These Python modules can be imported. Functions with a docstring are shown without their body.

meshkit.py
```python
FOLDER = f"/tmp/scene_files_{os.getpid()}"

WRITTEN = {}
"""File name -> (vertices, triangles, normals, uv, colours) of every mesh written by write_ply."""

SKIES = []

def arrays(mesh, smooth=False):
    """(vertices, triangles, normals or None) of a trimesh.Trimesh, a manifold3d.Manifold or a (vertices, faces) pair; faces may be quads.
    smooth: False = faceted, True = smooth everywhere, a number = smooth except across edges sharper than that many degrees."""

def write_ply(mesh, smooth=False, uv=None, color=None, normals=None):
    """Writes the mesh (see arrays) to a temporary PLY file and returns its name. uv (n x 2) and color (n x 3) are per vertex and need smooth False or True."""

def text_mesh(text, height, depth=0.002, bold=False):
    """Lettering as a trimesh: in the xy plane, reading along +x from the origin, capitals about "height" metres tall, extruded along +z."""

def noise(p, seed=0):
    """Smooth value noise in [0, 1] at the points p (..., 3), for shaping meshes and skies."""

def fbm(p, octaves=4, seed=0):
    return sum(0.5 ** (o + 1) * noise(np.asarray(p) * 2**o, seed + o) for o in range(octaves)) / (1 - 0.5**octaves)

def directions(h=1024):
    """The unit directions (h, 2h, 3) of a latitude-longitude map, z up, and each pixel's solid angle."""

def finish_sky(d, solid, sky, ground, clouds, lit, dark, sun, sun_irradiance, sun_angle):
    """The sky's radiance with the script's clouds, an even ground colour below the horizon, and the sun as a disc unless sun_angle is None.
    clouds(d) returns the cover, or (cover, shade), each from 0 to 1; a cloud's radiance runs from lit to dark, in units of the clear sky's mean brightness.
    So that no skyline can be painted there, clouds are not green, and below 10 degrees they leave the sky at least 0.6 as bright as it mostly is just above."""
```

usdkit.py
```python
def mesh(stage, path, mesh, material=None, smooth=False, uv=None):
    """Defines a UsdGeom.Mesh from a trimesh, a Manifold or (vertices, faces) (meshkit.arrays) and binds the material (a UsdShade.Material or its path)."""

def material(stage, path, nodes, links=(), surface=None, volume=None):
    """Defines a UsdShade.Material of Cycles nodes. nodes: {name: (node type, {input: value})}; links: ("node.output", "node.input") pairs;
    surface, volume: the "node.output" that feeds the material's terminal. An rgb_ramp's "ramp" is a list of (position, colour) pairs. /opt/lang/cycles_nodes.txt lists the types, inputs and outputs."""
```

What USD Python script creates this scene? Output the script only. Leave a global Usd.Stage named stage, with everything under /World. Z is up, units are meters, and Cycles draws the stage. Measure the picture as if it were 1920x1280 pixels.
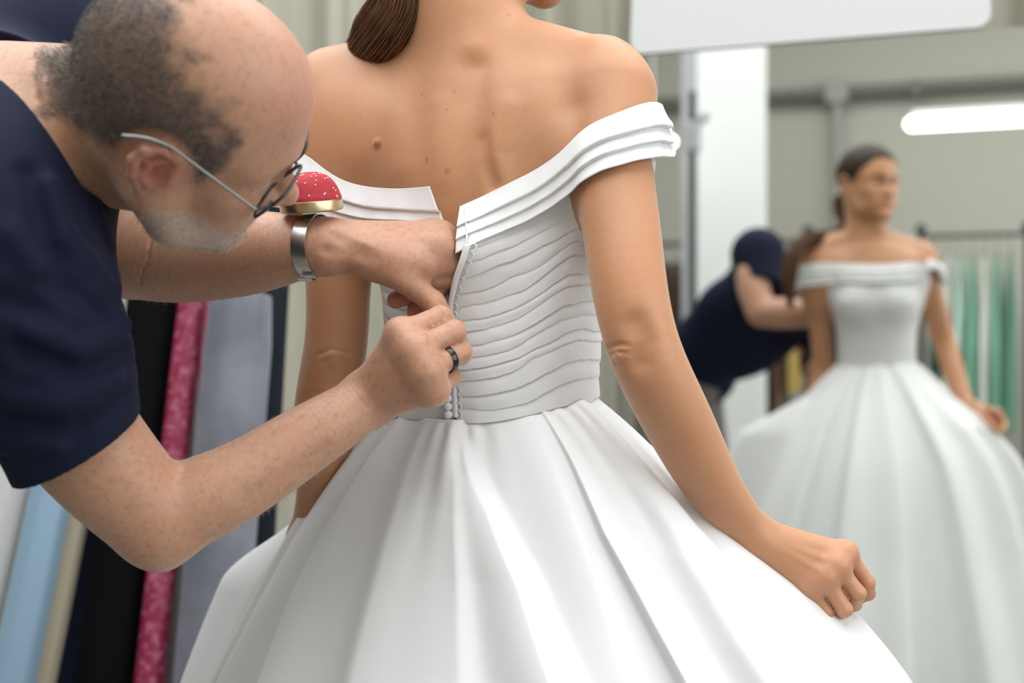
import math, numpy as np, trimesh, usdkit, meshkit
from pxr import Usd, UsdGeom, UsdLux, UsdShade, Gf, Sdf, Vt

stage = Usd.Stage.CreateInMemory()
UsdGeom.SetStageUpAxis(stage, 'Z'); UsdGeom.SetStageMetersPerUnit(stage, 1.0)
UsdGeom.Xform.Define(stage, '/World'); UsdGeom.Scope.Define(stage, '/World/Looks')

# ---------------------------------------------------------------- camera, light, exposure
FPX, ZC = 2667.0, 1.13            # focal length in pixels of the 1920 px frame, lens height
cam = UsdGeom.Camera.Define(stage, '/World/camera')
cam.CreateFocalLengthAttr(50.0); cam.CreateHorizontalApertureAttr(36.0)
cam.CreateFStopAttr(3.2); cam.CreateFocusDistanceAttr(1.50)
cam.CreateExposureAttr(-0.34)
_x = UsdGeom.Xformable(cam); _x.AddTranslateOp().Set(Gf.Vec3d(0, 0, ZC)); _x.AddRotateXOp().Set(90.0)

# the room is square to the mirror: NRM is the mirror's normal, TAN runs along it
NRM = np.array([0.369, 0.9294, 0.0]); NRM /= np.linalg.norm(NRM)
TAN = np.array([NRM[1], -NRM[0], 0.0]); MIR = 3.137
UP = np.array([0, 0, 1.0])
def room(t, n, z): return TAN * t + NRM * n + UP * z
ROOM_ROT = math.degrees(math.atan2(TAN[1], TAN[0]))

dome = UsdLux.DomeLight.Define(stage, '/World/sky_light')
dome.CreateIntensityAttr(0.6); dome.CreateColorAttr(Gf.Vec3f(0.85, 0.93, 1.0))
def rect_light(name, pos, w, h, face, power, col):
    L = UsdLux.RectLight.Define(stage, '/World/' + name)
    L.CreateWidthAttr(w); L.CreateHeightAttr(h); L.CreateIntensityAttr(power); L.CreateColorAttr(Gf.Vec3f(*col))
    z = -np.asarray(face, float); z /= np.linalg.norm(z)
    x = np.cross(UP, z); x /= np.linalg.norm(x); y = np.cross(z, x)
    m = Gf.Matrix4d(*x, 0, *y, 0, *z, 0, *[float(v) for v in pos], 1)
    L.AddTransformOp().Set(m)
# daylight through the tall windows on the right, and an added overhead fill light
rect_light('window_daylight', room(3.15, 0.3, 1.95), 4.6, 2.3, -TAN, 2.7, (1.0, 0.985, 0.96))
rect_light('overhead_fill', room(-0.7, 0.95, 3.64), 4.4, 4.9, -UP + 1e-4 * NRM, 3.15, (1.0, 0.99, 0.97))

# ---------------------------------------------------------------- scene helpers
_names = set()
def numbered(name, parent):
    p = f'{parent}/{name}'
    k = 0
    while p in _names:
        k += 1; p = f'{parent}/{name}_{k:03d}'
    _names.add(p)
    return p
def ppath(parent): return '/World' if parent is None else (parent if isinstance(parent, str) else str(parent.GetPath()))
def tag(o, label=None, cat=None, group=None, kind=None):
    o = o.GetPrim() if hasattr(o, 'GetPrim') else o
    for k, v in (('label', label), ('category', cat), ('group', group), ('kind', kind)):
        if v: o.SetCustomDataByKey(k, v)
    return o
def thing(name, label, cat, group=None, loc=(0, 0, 0), rotz=0.0):
    x = UsdGeom.Xform.Define(stage, numbered(name, '/World'))
    x.AddTranslateOp().Set(Gf.Vec3d(*map(float, loc)))
    if rotz: x.AddRotateZOp().Set(float(rotz))
    return tag(x, label, cat, group)
def obj(name, m, mat, parent=None, smooth=30, normals=None, tint=None, label=None, kind=None):
    path = numbered(name, ppath(parent))
    if normals is None:
        g = usdkit.mesh(stage, path, m, M(mat), smooth=smooth if tint is None else True)
    else:
        g = usdkit.mesh(stage, path, m, M(mat), smooth=False)
        g.CreateNormalsAttr(Vt.Vec3fArray.FromNumpy(normals.astype(np.float32))); g.SetNormalsInterpolation('vertex')
    if tint is not None:
        pv = UsdGeom.PrimvarsAPI(g).CreatePrimvar('tint', Sdf.ValueTypeNames.Color3fArray, 'vertex')
        pv.Set(Vt.Vec3fArray.FromNumpy(np.asarray(tint, np.float32)))
    return tag(g, label=label, kind=kind)
def V(*a): return np.array(a, float)
def Q(px, py, y):                       # the point at depth y (metres) that stands at that place of the photograph
    return np.array([(px - 960) / FPX * y, y, ZC + (640 - py) / FPX * y])
def unit(v): v = np.asarray(v, float); return v / np.linalg.norm(v)
def spline(pts, n, closed=False):
    from scipy.interpolate import CubicSpline
    p = np.asarray(pts, float)
    if closed: p = np.vstack([p, p[:1]])
    d = np.r_[0, np.cumsum(np.linalg.norm(np.diff(p[:, :3], axis=0), axis=1))]; d /= d[-1]
    cs = CubicSpline(d, p, bc_type='periodic' if closed else 'natural')
    return cs(np.linspace(0, 1, n, endpoint=not closed))
def grid_faces(nu, nv, closed_u=False):
    iu = np.arange(nu if closed_u else nu - 1); iv = np.arange(nv - 1)
    a, b = np.meshgrid(iu, iv, indexing='ij'); a2 = (a + 1) % nu
    return np.stack([a * nv + b, a2 * nv + b, a2 * nv + b + 1, a * nv + b + 1], -1).reshape(-1, 4)
def thicken(P, closed_u=False, t=0.0015):
    """A grid of points (nu, nv, 3) as a sheet of cloth with thickness t, outer face where the grid's normal points."""
    nu, nv, _ = P.shape
    du = (np.roll(P, -1, 0) - np.roll(P, 1, 0)) if closed_u else np.gradient(P, axis=0)
    dv = np.gradient(P, axis=1)
    N = np.cross(du, dv); N /= np.linalg.norm(N, axis=-1, keepdims=True) + 1e-12
    f = grid_faces(nu, nv, closed_u); k = nu * nv
    faces = [f, f[:, ::-1] + k]
    def rim(ix, flip):
        a, b = ix[:-1], ix[1:]
        q = np.stack([a, b, b + k, a + k], -1)
        faces.append(q[:, ::-1] if not flip else q)
    idx = np.arange(k).reshape(nu, nv)
    lo, hi = idx[:, 0], idx[:, -1]
    if closed_u: lo, hi = np.r_[lo, lo[:1]], np.r_[hi, hi[:1]]
    rim(lo, False); rim(hi, True)
    if not closed_u: rim(idx[0], True); rim(idx[-1], False)
    v = np.vstack([P.reshape(-1, 3), (P - N * t).reshape(-1, 3)])
    return v, np.vstack(faces), np.vstack([N.reshape(-1, 3), -N.reshape(-1, 3)])
def tube(points, r, sides=8, caps=True):
    p = np.asarray(points, float); n = len(p); r = np.broadcast_to(r, (n,))
    t = np.gradient(p, axis=0); t /= np.linalg.norm(t, axis=1, keepdims=True) + 1e-12
    a = np.zeros_like(p); ref = V(0, 0, 1) if abs(t[0][2]) < 0.9 else V(1, 0, 0)
    a[0] = unit(np.cross(t[0], ref))
    for i in range(1, n): a[i] = unit(a[i - 1] - t[i] * (a[i - 1] @ t[i]))
    b = np.cross(t, a); ang = np.arange(sides) * 2 * np.pi / sides
    v = p[:, None] + r[:, None, None] * (np.cos(ang)[None, :, None] * a[:, None] + np.sin(ang)[None, :, None] * b[:, None])
    i, j = np.meshgrid(np.arange(n - 1), np.arange(sides), indexing='ij'); j2 = (j + 1) % sides
    f = np.stack([i * sides + j, i * sides + j2, (i + 1) * sides + j2, (i + 1) * sides + j], -1).reshape(-1, 4)
    tri = np.vstack([f[:, [0, 1, 2]], f[:, [0, 2, 3]]]); v = v.reshape(-1, 3)
    if caps:
        k = len(v); v = np.vstack([v, p[:1], p[-1:]]); s = np.arange(sides); s2 = (s + 1) % sides
        tri = np.vstack([tri, np.stack([np.full(sides, k), s2, s], -1), np.stack([np.full(sides, k + 1), (n - 1) * sides + s, (n - 1) * sides + s2], -1)])
    return trimesh.Trimesh(v, tri, process=False)
def box(size, center=(0, 0, 0), rot=None, bevel=0.0):
    if bevel > 0:
        import manifold3d as m3
        s = np.maximum(np.asarray(size, float) - 2 * bevel, 1e-4)
        c = m3.Manifold.sphere(bevel, 8); parts = []
        for i in range(8):
            o = [(s[k] / 2) * (1 if i >> k & 1 else -1) for k in range(3)]
            parts.append(c.translate(o))
        m = m3.Manifold.batch_hull(parts); mm = m.to_mesh()
        b = trimesh.Trimesh(np.array(mm.vert_properties[:, :3]), np.array(mm.tri_verts), process=False)
    else: b = trimesh.creation.box(size)
    if rot is not None:
        T = np.eye(4); T[:3, :3] = rot; b.apply_transform(T)
    b.apply_translation(center)
    return b
def lathe(profile, n=48):
    """profile: (r, z) rows from the bottom up, closed by the axis."""
    return trimesh.creation.revolve(np.asarray(profile, float), sections=n)
def cat(ms): return trimesh.util.concatenate(ms)

# ---------------------------------------------------------------- signed distance modelling (bodies in one continuous surface)
BIG = 0.08
class Prim:
    def __init__(s, f, c, R): s.f, s.c, s.R = f, np.asarray(c, float), float(R)
def dot(a, b): return np.einsum('...i,...i->...', a, b)
def RC(a, b, ra, rb, flat=None, fs=1.0):
    """round cone from a to b; flat, fs: thinner by fs along the unit vector flat"""
    a, b = np.asarray(a, float), np.asarray(b, float)
    ba = b - a; L2 = ba @ ba; fl = None if flat is None else unit(flat)
    def f(p):
        pa = p - a
        if fl is not None:
            pa = pa + (pa @ fl * (fs - 1))[..., None] * fl
        h = np.clip(pa @ (ba if fl is None else ba) / L2, 0, 1)
        d = pa - h[..., None] * ba
        return np.sqrt(dot(d, d)) - (ra + (rb - ra) * h)
    return Prim(f, (a + b) / 2, math.sqrt(L2) / 2 + max(ra, rb))
def SP(c, r):
    c = np.asarray(c, float)
    return Prim(lambda p: np.sqrt(dot(p - c, p - c)) - r, c, r)
def EL(c, r, rot=None):
    """ellipsoid; rows of rot are its axes"""
    c, r = np.asarray(c, float), np.asarray(r, float)
    def f(p):
        q = p - c
        if rot is not None: q = q @ np.asarray(rot).T
        k0 = np.sqrt(dot(q / r, q / r)); g = q / (r * r); k1 = np.sqrt(dot(g, g)) + 1e-9
        return k0 * (k0 - 1.0) / k1
    return Prim(f, c, r.max())
def LIMB(pts, radii, n=44, flat=None, fs=1.0):
    """a limb along a smooth curve through pts, its radius running smoothly through radii"""
    pts = np.asarray(pts, float)
    q = spline(np.c_[pts, radii], n + 1); c = q[:, :3]; r = q[:, 3]; fl = None if flat is None else unit(flat)
    def f(p):
        best = None
        for i in range(n):
            a, ba = c[i], c[i + 1] - c[i]; pa = p - a
            if fl is not None: pa = pa + (pa @ fl * (fs - 1))[..., None] * fl
            h = np.clip(pa @ ba / (ba @ ba), 0, 1); d = pa - h[..., None] * ba
            d = np.sqrt(dot(d, d)) - (r[i] + (r[i + 1] - r[i]) * h)
            best = d if best is None else np.minimum(best, d)
        return best
    m = (c.min(0) + c.max(0)) / 2
    return Prim(f, m, max(np.linalg.norm(c - m, axis=1) + r))
def FN(f, c, R): return Prim(f, c, R)
class Grp:
    def __init__(s, items, k=0.01, sub=(), ksub=0.006, bumps=(), cut=None):
        s.items, s.k, s.sub, s.ksub, s.bumps, s.cut = list(items), k, list(sub), ksub, list(bumps), cut
        c = np.array([i.c for i in s.items]); s.c = (c.min(0) + c.max(0)) / 2
        s.R = max(np.linalg.norm(i.c - s.c) + i.R for i in s.items)
def BU(c, amp, r, axis=None, ra=None):
    """a soft swelling (amp > 0) or hollow (amp < 0) of radius r, or stretched to ra along axis"""
    return (np.asarray(c, float), amp, r, None if axis is None else unit(axis), ra)
def BL(pts, amp, r):
    """a swelling or hollow along a polyline"""
    return ('line', np.asarray(pts, float), amp, r)
def seg_dist(p, a, b):
    ba = b - a; h = np.clip((p - a) @ ba / (ba @ ba), 0, 1); d = p - a - h[..., None] * ba
    return np.sqrt(dot(d, d))
def ev(node, P, C, rb, margin):
    if isinstance(node, Prim): return node.f(P)
    D = np.full(P.shape[:-1], BIG)
    for ch in node.items:
        sel = np.linalg.norm(C - ch.c, axis=1) < ch.R + rb + max(margin, node.k + .006)
        if not sel.any(): continue
        if sel.all(): sel = slice(None)
        d = ev(ch, P[sel], C[sel], rb, margin); a = D[sel]
        h = np.maximum(node.k - np.abs(a - d), 0) if node.k > 0 else 0
        D[sel] = np.minimum(a, d) - (h * h / (4 * node.k) if node.k > 0 else 0)
    for ch in node.sub:
        sel = np.linalg.norm(C - ch.c, axis=1) < ch.R + rb + margin
        if not sel.any(): continue
        d = -ev(ch, P[sel], C[sel], rb, margin); a = D[sel]; k = node.ksub
        h = np.maximum(k - np.abs(a - d), 0)
        D[sel] = np.maximum(a, d) + h * h / (4 * k)
    for b in node.bumps:
        if isinstance(b[0], str):
            _, pts, amp, r = b; c = pts.mean(0); R = np.linalg.norm(pts - c, axis=1).max() + 2.5 * r
            sel = np.linalg.norm(C - c, axis=1) < R + rb
            if not sel.any(): continue
            q = np.min([seg_dist(P[sel], pts[i], pts[i + 1]) for i in range(len(pts) - 1)], axis=0) / r
        else:
            c, amp, r, ax, ra = b; R = 2.5 * max(r, ra or 0)
            sel = np.linalg.norm(C - c, axis=1) < R + rb
            if not sel.any(): continue
            v = P[sel] - c
            if ax is None: q = np.sqrt(dot(v, v)) / r
            else:
                w = v @ ax; q = np.sqrt(np.maximum(dot(v, v) - w * w, 0) / r ** 2 + w * w / ra ** 2)
        D[sel] -= amp * np.exp(-q * q)
    if node.cut is not None: D = node.cut(P, D)
    return D
def surf(node, px, py, lo=1.0, hi=1.9, lift=0.0):
    """where the line of sight through that place of the photograph first meets the surface"""
    y = np.linspace(lo, hi, 500); p = Q(px, py, 1.0); o = V(0, 0, ZC)
    pts = o + (p - o) * y[:, None]
    d = ev(node, pts[:, None], pts, .002, .06)[:, 0]
    i = int(np.argmax(d < 0)) if (d < 0).any() else int(np.argmin(d))
    if i > 0 and d[i] < 0: y0 = y[i - 1] + (y[i] - y[i - 1]) * d[i - 1] / (d[i - 1] - d[i])
    else: y0 = y[i]
    return o + (p - o) * (y0 - lift)
def on(node, pts, lo=1.0, hi=1.9): return [surf(node, a, b, lo, hi) for a, b in pts]
def mesh_sdf(node, h, lo, hi, fine=1.0):
    """A closed surface where the field is zero, by surface nets on blocks near it. Returns vertices, quads, normals."""
    nb = 8; B = nb * h; lo = np.asarray(lo, float)
    n = np.ceil((np.asarray(hi) - lo) / B).astype(int)
    big = 4; nc = np.ceil(n / big).astype(int)
    g = np.stack(np.meshgrid(*[np.arange(k) for k in nc], indexing='ij'), -1).reshape(-1, 3)
    def near(g, size, slack):
        c = lo + (g + 0.5) * size; out = []
        rb = size * 0.867
        for s in range(0, len(g), 20000):
            d = ev(node, c[s:s + 20000, None], c[s:s + 20000], rb, 0.05)[:, 0]
            out.append(np.abs(d) < rb * 1.5 + slack)
        return g[np.concatenate(out)]
    global BIG
    keep = BIG; BIG = 1e3
    g = near(g, B * big, 0.02)
    off = np.stack(np.meshgrid(*[np.arange(big)] * 3, indexing='ij'), -1).reshape(-1, 3)
    g = (g[:, None] * big + off).reshape(-1, 3); g = g[(g < n).all(1)]
    g = near(g, B, 0.004)
    BIG = keep
    s = np.stack(np.meshgrid(*[np.arange(nb + 1)] * 3, indexing='ij'), -1).reshape(-1, 3) * h
    m = nb + 1
    def sample(g):
        out = []
        for i in range(0, len(g), 1500):
            gg = g[i:i + 1500]; P = lo + gg[:, None] * B + s; C = lo + (gg + 0.5) * B
            out.append(ev(node, P, C, B * 0.867, 0.02).astype(np.float32))
        return np.concatenate(out).reshape(-1, m, m, m) + 1e-7
    S = sample(g); fresh, fg = S, g
    while len(fg):                                       # follow the surface into blocks that the first look missed
        want = []
        for ax in range(3):
            for side, st in ((0, -1), (nb, 1)):
                face = np.take(fresh, side, axis=ax + 1).reshape(len(fg), -1); step = np.zeros(3, int); step[ax] = st
                want.append(fg[(face.min(1) < 0) & (face.max(1) > 0)] + step)
        want = np.unique(np.concatenate(want), axis=0); want = want[((want >= 0) & (want < n)).all(1)]
        have = set(map(tuple, g.tolist())); want = np.array([x for x in want.tolist() if tuple(x) not in have], int).reshape(-1, 3)
        if not len(want): break
        fresh, fg = sample(want), want; S = np.concatenate([S, fresh]); g = np.vstack([g, want])
    bk = (g[:, 0].astype(np.int64) * 4096 + g[:, 1]) * 4096 + g[:, 2]; bo = np.argsort(bk); bs = bk[bo]
    for ax, st in ((0, 4096 * 4096), (1, 4096), (2, 1)):   # neighbours agree on the samples they share
        pos = np.clip(np.searchsorted(bs, bk + st), 0, len(bs) - 1); hit = bs[pos] == bk + st
        dst = [slice(None)] * 4; src_ = [slice(None)] * 4; dst[0], src_[0] = bo[pos[hit]], np.nonzero(hit)[0]; dst[ax + 1], src_[ax + 1] = 0, nb
        S[tuple(dst)] = S[tuple(src_)]
    ins = S < 0
    cnt = sum(ins[:, a:nb + a, b:nb + b, c:nb + c].astype(np.int8) for a in (0, 1) for b in (0, 1) for c in (0, 1))
    act = (cnt > 0) & (cnt < 8)
    bi, i, j, k = np.nonzero(act)
    acc = np.zeros((len(bi), 3)); num = np.zeros(len(bi))
    cor = [(a, b, c) for a in (0, 1) for b in (0, 1) for c in (0, 1)]
    for x in cor:
        for ax in range(3):
            if x[ax]: continue
            y = list(x); y[ax] = 1
            d0 = S[bi, i + x[0], j + x[1], k + x[2]]; d1 = S[bi, i + y[0], j + y[1], k + y[2]]
            cr = (d0 < 0) != (d1 < 0); t = np.where(cr, d0 / np.where(cr, d0 - d1, 1), 0)
            p = np.tile(np.array(x, float), (len(bi), 1)); p[:, ax] = t
            acc += p * cr[:, None]; num += cr
    cell = g[bi] * nb + np.stack([i, j, k], 1)
    v = lo + (cell + acc / num[:, None]) * h
    N = n * nb + 2
    key = lambda c: (c[..., 0].astype(np.int64) * N[1] + c[..., 1]) * N[2] + c[..., 2]
    kk = key(cell); order = np.argsort(kk); ks = kk[order]
    def find(c):
        q = key(c); pos = np.clip(np.searchsorted(ks, q), 0, len(ks) - 1)
        return np.where(ks[pos] == q, order[pos], -1)
    faces = []
    for ax in range(3):
        e = [slice(0, nb)] * 3; e2 = list(e); e2[ax] = slice(1, nb + 1)
        A = ins[(slice(None), *e)]; Bq = ins[(slice(None), *e2)]
        bb, a0, a1, a2 = np.nonzero(A != Bq)
        c = g[bb] * nb + np.stack([a0, a1, a2], 1)
        u = np.zeros(3, int); w = np.zeros(3, int); u[(ax + 1) % 3] = 1; w[(ax + 2) % 3] = 1
        q = np.stack([find(c - u - w), find(c - w), find(c), find(c - u)], -1)
        fl = ~A[bb, a0, a1, a2]
        q[fl] = q[fl][:, ::-1]
        faces.append(q[(q >= 0).all(1)])
    f = np.vstack(faces)
    from scipy.sparse import coo_matrix
    from scipy.sparse.csgraph import connected_components
    a = np.concatenate([f[:, 0], f[:, 1], f[:, 2]]); b = np.concatenate([f[:, 1], f[:, 2], f[:, 3]])
    _, lab = connected_components(coo_matrix((np.ones(len(a), np.int8), (a, b)), (len(v), len(v))), False)
    ok = np.bincount(lab)[lab] > .02 * len(v)             # stray specks away
    new = np.cumsum(ok) - 1; f = new[f[ok[f[:, 0]]]]; v = v[ok]
    def grad(p):
        e = 0.0008; r = np.zeros_like(p); val = 0
        for sgn in ((1, 1, 1), (1, -1, -1), (-1, 1, -1), (-1, -1, 1)):
            o = np.array(sgn, float); d = ev(node, (p + o * e)[:, None], p, 0.002, 0.02)[:, 0]
            r += o * d[:, None]; val = val + d
        return r / (4 * e), val / 4
    for it in range(2):
        gr, d = grad(v); L = np.linalg.norm(gr, axis=1) + 1e-6
        v = v - gr / L[:, None] * np.clip(d / np.maximum(L, 0.4), -0.4 * h, 0.4 * h)[:, None]
    gr, d = grad(v)
    nr = gr / (np.linalg.norm(gr, axis=1, keepdims=True) + 1e-9)
    return v, f, nr

# ---------------------------------------------------------------- materials
_mats = {}
def mat(name, nodes, links=(), surface='p.BSDF'):
    _mats[name] = usdkit.material(stage, '/World/Looks/' + name, nodes, links, surface=surface)
def M(name): return _mats[name]
def plain(name, col, rough=0.5, bump=None, **kw):
    nodes = {'p': ('principled_bsdf', {'base_color': col, 'roughness': rough, **kw})}; links = []
    if bump:
        sc, st, dist = bump
        nodes |= {'tc': ('texture_coordinate', {}), 'n': ('noise_texture', {'scale': sc, 'detail': 4.0}), 'b': ('bump', {'strength': st, 'distance': dist})}
        links += [('tc.object', 'n.vector'), ('n.fac', 'b.height'), ('b.normal', 'p.normal')]
    mat(name, nodes, links)
def mottled(name, c1, c2, scale, rough=0.6, lo=0.35, hi=0.65, bump=None, detail=3.0, **kw):
    nodes = {'tc': ('texture_coordinate', {}), 'n': ('noise_texture', {'scale': scale, 'detail': detail}),
             'r': ('rgb_ramp', {'ramp': [(lo, c1), (hi, c2)]}), 'p': ('principled_bsdf', {'roughness': rough, **kw})}
    links = [('tc.object', 'n.vector'), ('n.fac', 'r.fac'), ('r.color', 'p.base_color')]
    if bump:
        sc, st, dist = bump
        nodes |= {'n2': ('noise_texture', {'scale': sc, 'detail': 4.0}), 'b': ('bump', {'strength': st, 'distance': dist})}
        links += [('tc.object', 'n2.vector'), ('n2.fac', 'b.height'), ('b.normal', 'p.normal')]
    mat(name, nodes, links)
def skin(name, rough, sss, bump_strength, red, speck):
    """skin whose base colour comes from the mesh's own tint, broken up by blotches, freckles and pores"""
    mat(name, {'a': ('attribute', {'attribute': 'tint'}), 'tc': ('texture_coordinate', {}),
               'n1': ('noise_texture', {'scale': 16.0, 'detail': 4.0, 'roughness': 0.6}),
               'r1': ('rgb_ramp', {'ramp': [(0.3, (1.0, 0.93, 0.90)), (0.55, (1, 1, 1)), (0.75, (1.0, 1 - red * .6, 1 - red))]}),
               'n3': ('noise_texture', {'scale': 150.0, 'detail': 5.0, 'roughness': 0.7}),
               'r3': ('rgb_ramp', {'ramp': [(0.30, (1 - speck, 1 - 1.25 * speck, 1 - 1.4 * speck)), (0.52, (1, 1, 1)), (0.72, (1, 1 - speck * .3, 1 - speck * .3))]}),
               'm': ('mix', {'mix_type': 'multiply', 'fac': 1.0}), 'm3': ('mix', {'mix_type': 'multiply', 'fac': 1.0}),
               'n2': ('noise_texture', {'scale': 900.0, 'detail': 2.0}), 'b': ('bump', {'strength': bump_strength, 'distance': 0.0006}),
               'p': ('principled_bsdf', {'roughness': rough, 'specular_ior_level': 0.45, 'subsurface_weight': sss, 'subsurface_scale': 0.006, 'subsurface_radius': (1.0, 0.35, 0.2), 'sheen_weight': 0.22, 'sheen_roughness': 0.45, 'sheen_tint': (1.0, 0.93, 0.86)})},
        [('tc.object', 'n1.vector'), ('n1.fac', 'r1.fac'), ('a.color', 'm.color1'), ('r1.color', 'm.color2'), ('tc.object', 'n3.vector'), ('n3.fac', 'r3.fac'),
         ('m.color', 'm3.color1'), ('r3.color', 'm3.color2'), ('m3.color', 'p.base_color'),
         ('tc.object', 'n2.vector'), ('n2.fac', 'b.height'), ('b.normal', 'p.normal')])
skin('bride_skin', 0.46, 0.12, 0.15, 0.08, 0.06)
skin('man_skin', 0.40, 0.10, 0.55, 0.20, 0.22)
def cloth(name, col, rough=0.6, weave=2600.0, strength=0.12, sheen=0.2, crease=0.0, sheen_tint=(1, 1, 1), spec=0.4):
    nodes = {'tc': ('texture_coordinate', {}), 'n': ('noise_texture', {'scale': weave, 'detail': 1.0}), 'b': ('bump', {'strength': strength, 'distance': 0.0005}),
             'p': ('principled_bsdf', {'base_color': col, 'roughness': rough, 'sheen_weight': sheen, 'sheen_roughness': 0.4, 'sheen_tint': sheen_tint, 'specular_ior_level': spec})}
    links = [('tc.object', 'n.vector'), ('n.fac', 'b.height'), ('b.normal', 'p.normal')]
    if crease:
        nodes |= {'n3': ('noise_texture', {'scale': 26.0, 'detail': 3.0, 'distortion': 0.6}), 'b3': ('bump', {'strength': crease, 'distance': 0.004})}
        links = [('tc.object', 'n.vector'), ('tc.object', 'n3.vector'), ('n3.fac', 'b3.height'), ('b3.normal', 'b.normal'), ('n.fac', 'b.height'), ('b.normal', 'p.normal')]
    mat(name, nodes, links)
cloth('bridal_satin', (0.735, 0.735, 0.735), 0.45, 2200.0, 0.05, 0.08, spec=0.28)
cloth('bridal_organza', (0.68, 0.678, 0.675), 0.55, 2200.0, 0.08, 0.2)
cloth('navy_jersey', (0.0055, 0.0080, 0.024), 0.85, 1800.0, 0.25, 0.03, 0.35, (0.3, 0.4, 0.8), 0.2)
plain('brown_hair', (0.075, 0.035, 0.018), 0.35)
plain('hair_core', (0.04, 0.02, 0.011), 0.6)
plain('eye_white', (0.75, 0.72, 0.68), 0.15)
plain('iris', (0.06, 0.035, 0.02), 0.15)
plain('brow_hair', (0.05, 0.03, 0.02), 0.6)

# ---------------------------------------------------------------- the room
plain('wall_paint', (0.42, 0.41, 0.355), 0.85, (8.0, 0.05, 0.01))
plain('white_paint', (0.72, 0.73, 0.72), 0.7)
plain('ceiling_paint', (0.70, 0.70, 0.67), 0.9)
mottled('floor_resin', (0.16, 0.155, 0.145), (0.20, 0.195, 0.18), 3.0, 0.35)
plain('mirror_silver', (0.92, 0.935, 0.905), 0.0, metallic=1.0)
plain('dark_backing', (0.05, 0.05, 0.05), 0.7)
ROT = np.array([TAN, NRM, UP]).T
def rbox(t0, t1, n0, n1, z0, z1, bevel=0.0):
    return box((t1 - t0, n1 - n0, z1 - z0), room((t0 + t1) / 2, (n0 + n1) / 2, (z0 + z1) / 2), ROT, bevel)
def structure(name, m, mat_, label, smooth=30):
    return tag(obj(name, m, mat_, None, smooth), label, None, None, 'structure')
T0, T1, N0, N1, ZT = -4.6, 3.0, -2.70, 3.75, 3.6
structure('floor', rbox(T0, T1, N0, N1, -.06, 0), 'floor_resin', 'pale grey resin floor of the atelier')
SL0, SL1, SN0, SN1 = -2.95, 1.55, -1.55, 3.45        # ceiling opening made for the added overhead fill light
structure('ceiling', cat([rbox(T0, T1, N0, SN0, ZT, ZT + .06), rbox(T0, T1, SN1, N1, ZT, ZT + .06), rbox(T0, SL0, SN0, SN1, ZT, ZT + .06), rbox(SL1, T1, SN0, SN1, ZT, ZT + .06)]), 'ceiling_paint', 'pale ceiling of the atelier with an opening for the added overhead light')
structure('wall_front', rbox(T0, T1, N1, N1 + .1, 0, ZT), 'white_paint', 'white wall behind the fabric rolls and the curtain')
structure('wall_back', rbox(T0, T1, N0 - .1, N0, 0, ZT), 'wall_paint', 'grey-green wall seen in the mirror behind the reflected bride')
structure('wall_left', rbox(T0 - .1, T0, N0, N1, 0, ZT), 'wall_paint', 'grey-green wall at the left end of the room')
structure('wall_right', cat([rbox(T1, T1 + .1, N0, -2.05, 0, ZT), rbox(T1, T1 + .1, 2.65, N1, 0, ZT), rbox(T1, T1 + .1, -2.05, 2.65, 0, .8), rbox(T1, T1 + .1, -2.05, 2.65, 3.1, ZT)]), 'wall_paint', 'wall with a tall window at the right end of the room')
mirror = thing('mirror', 'tall frameless mirror on the right that reflects the bride from the front', 'mirror')
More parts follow.
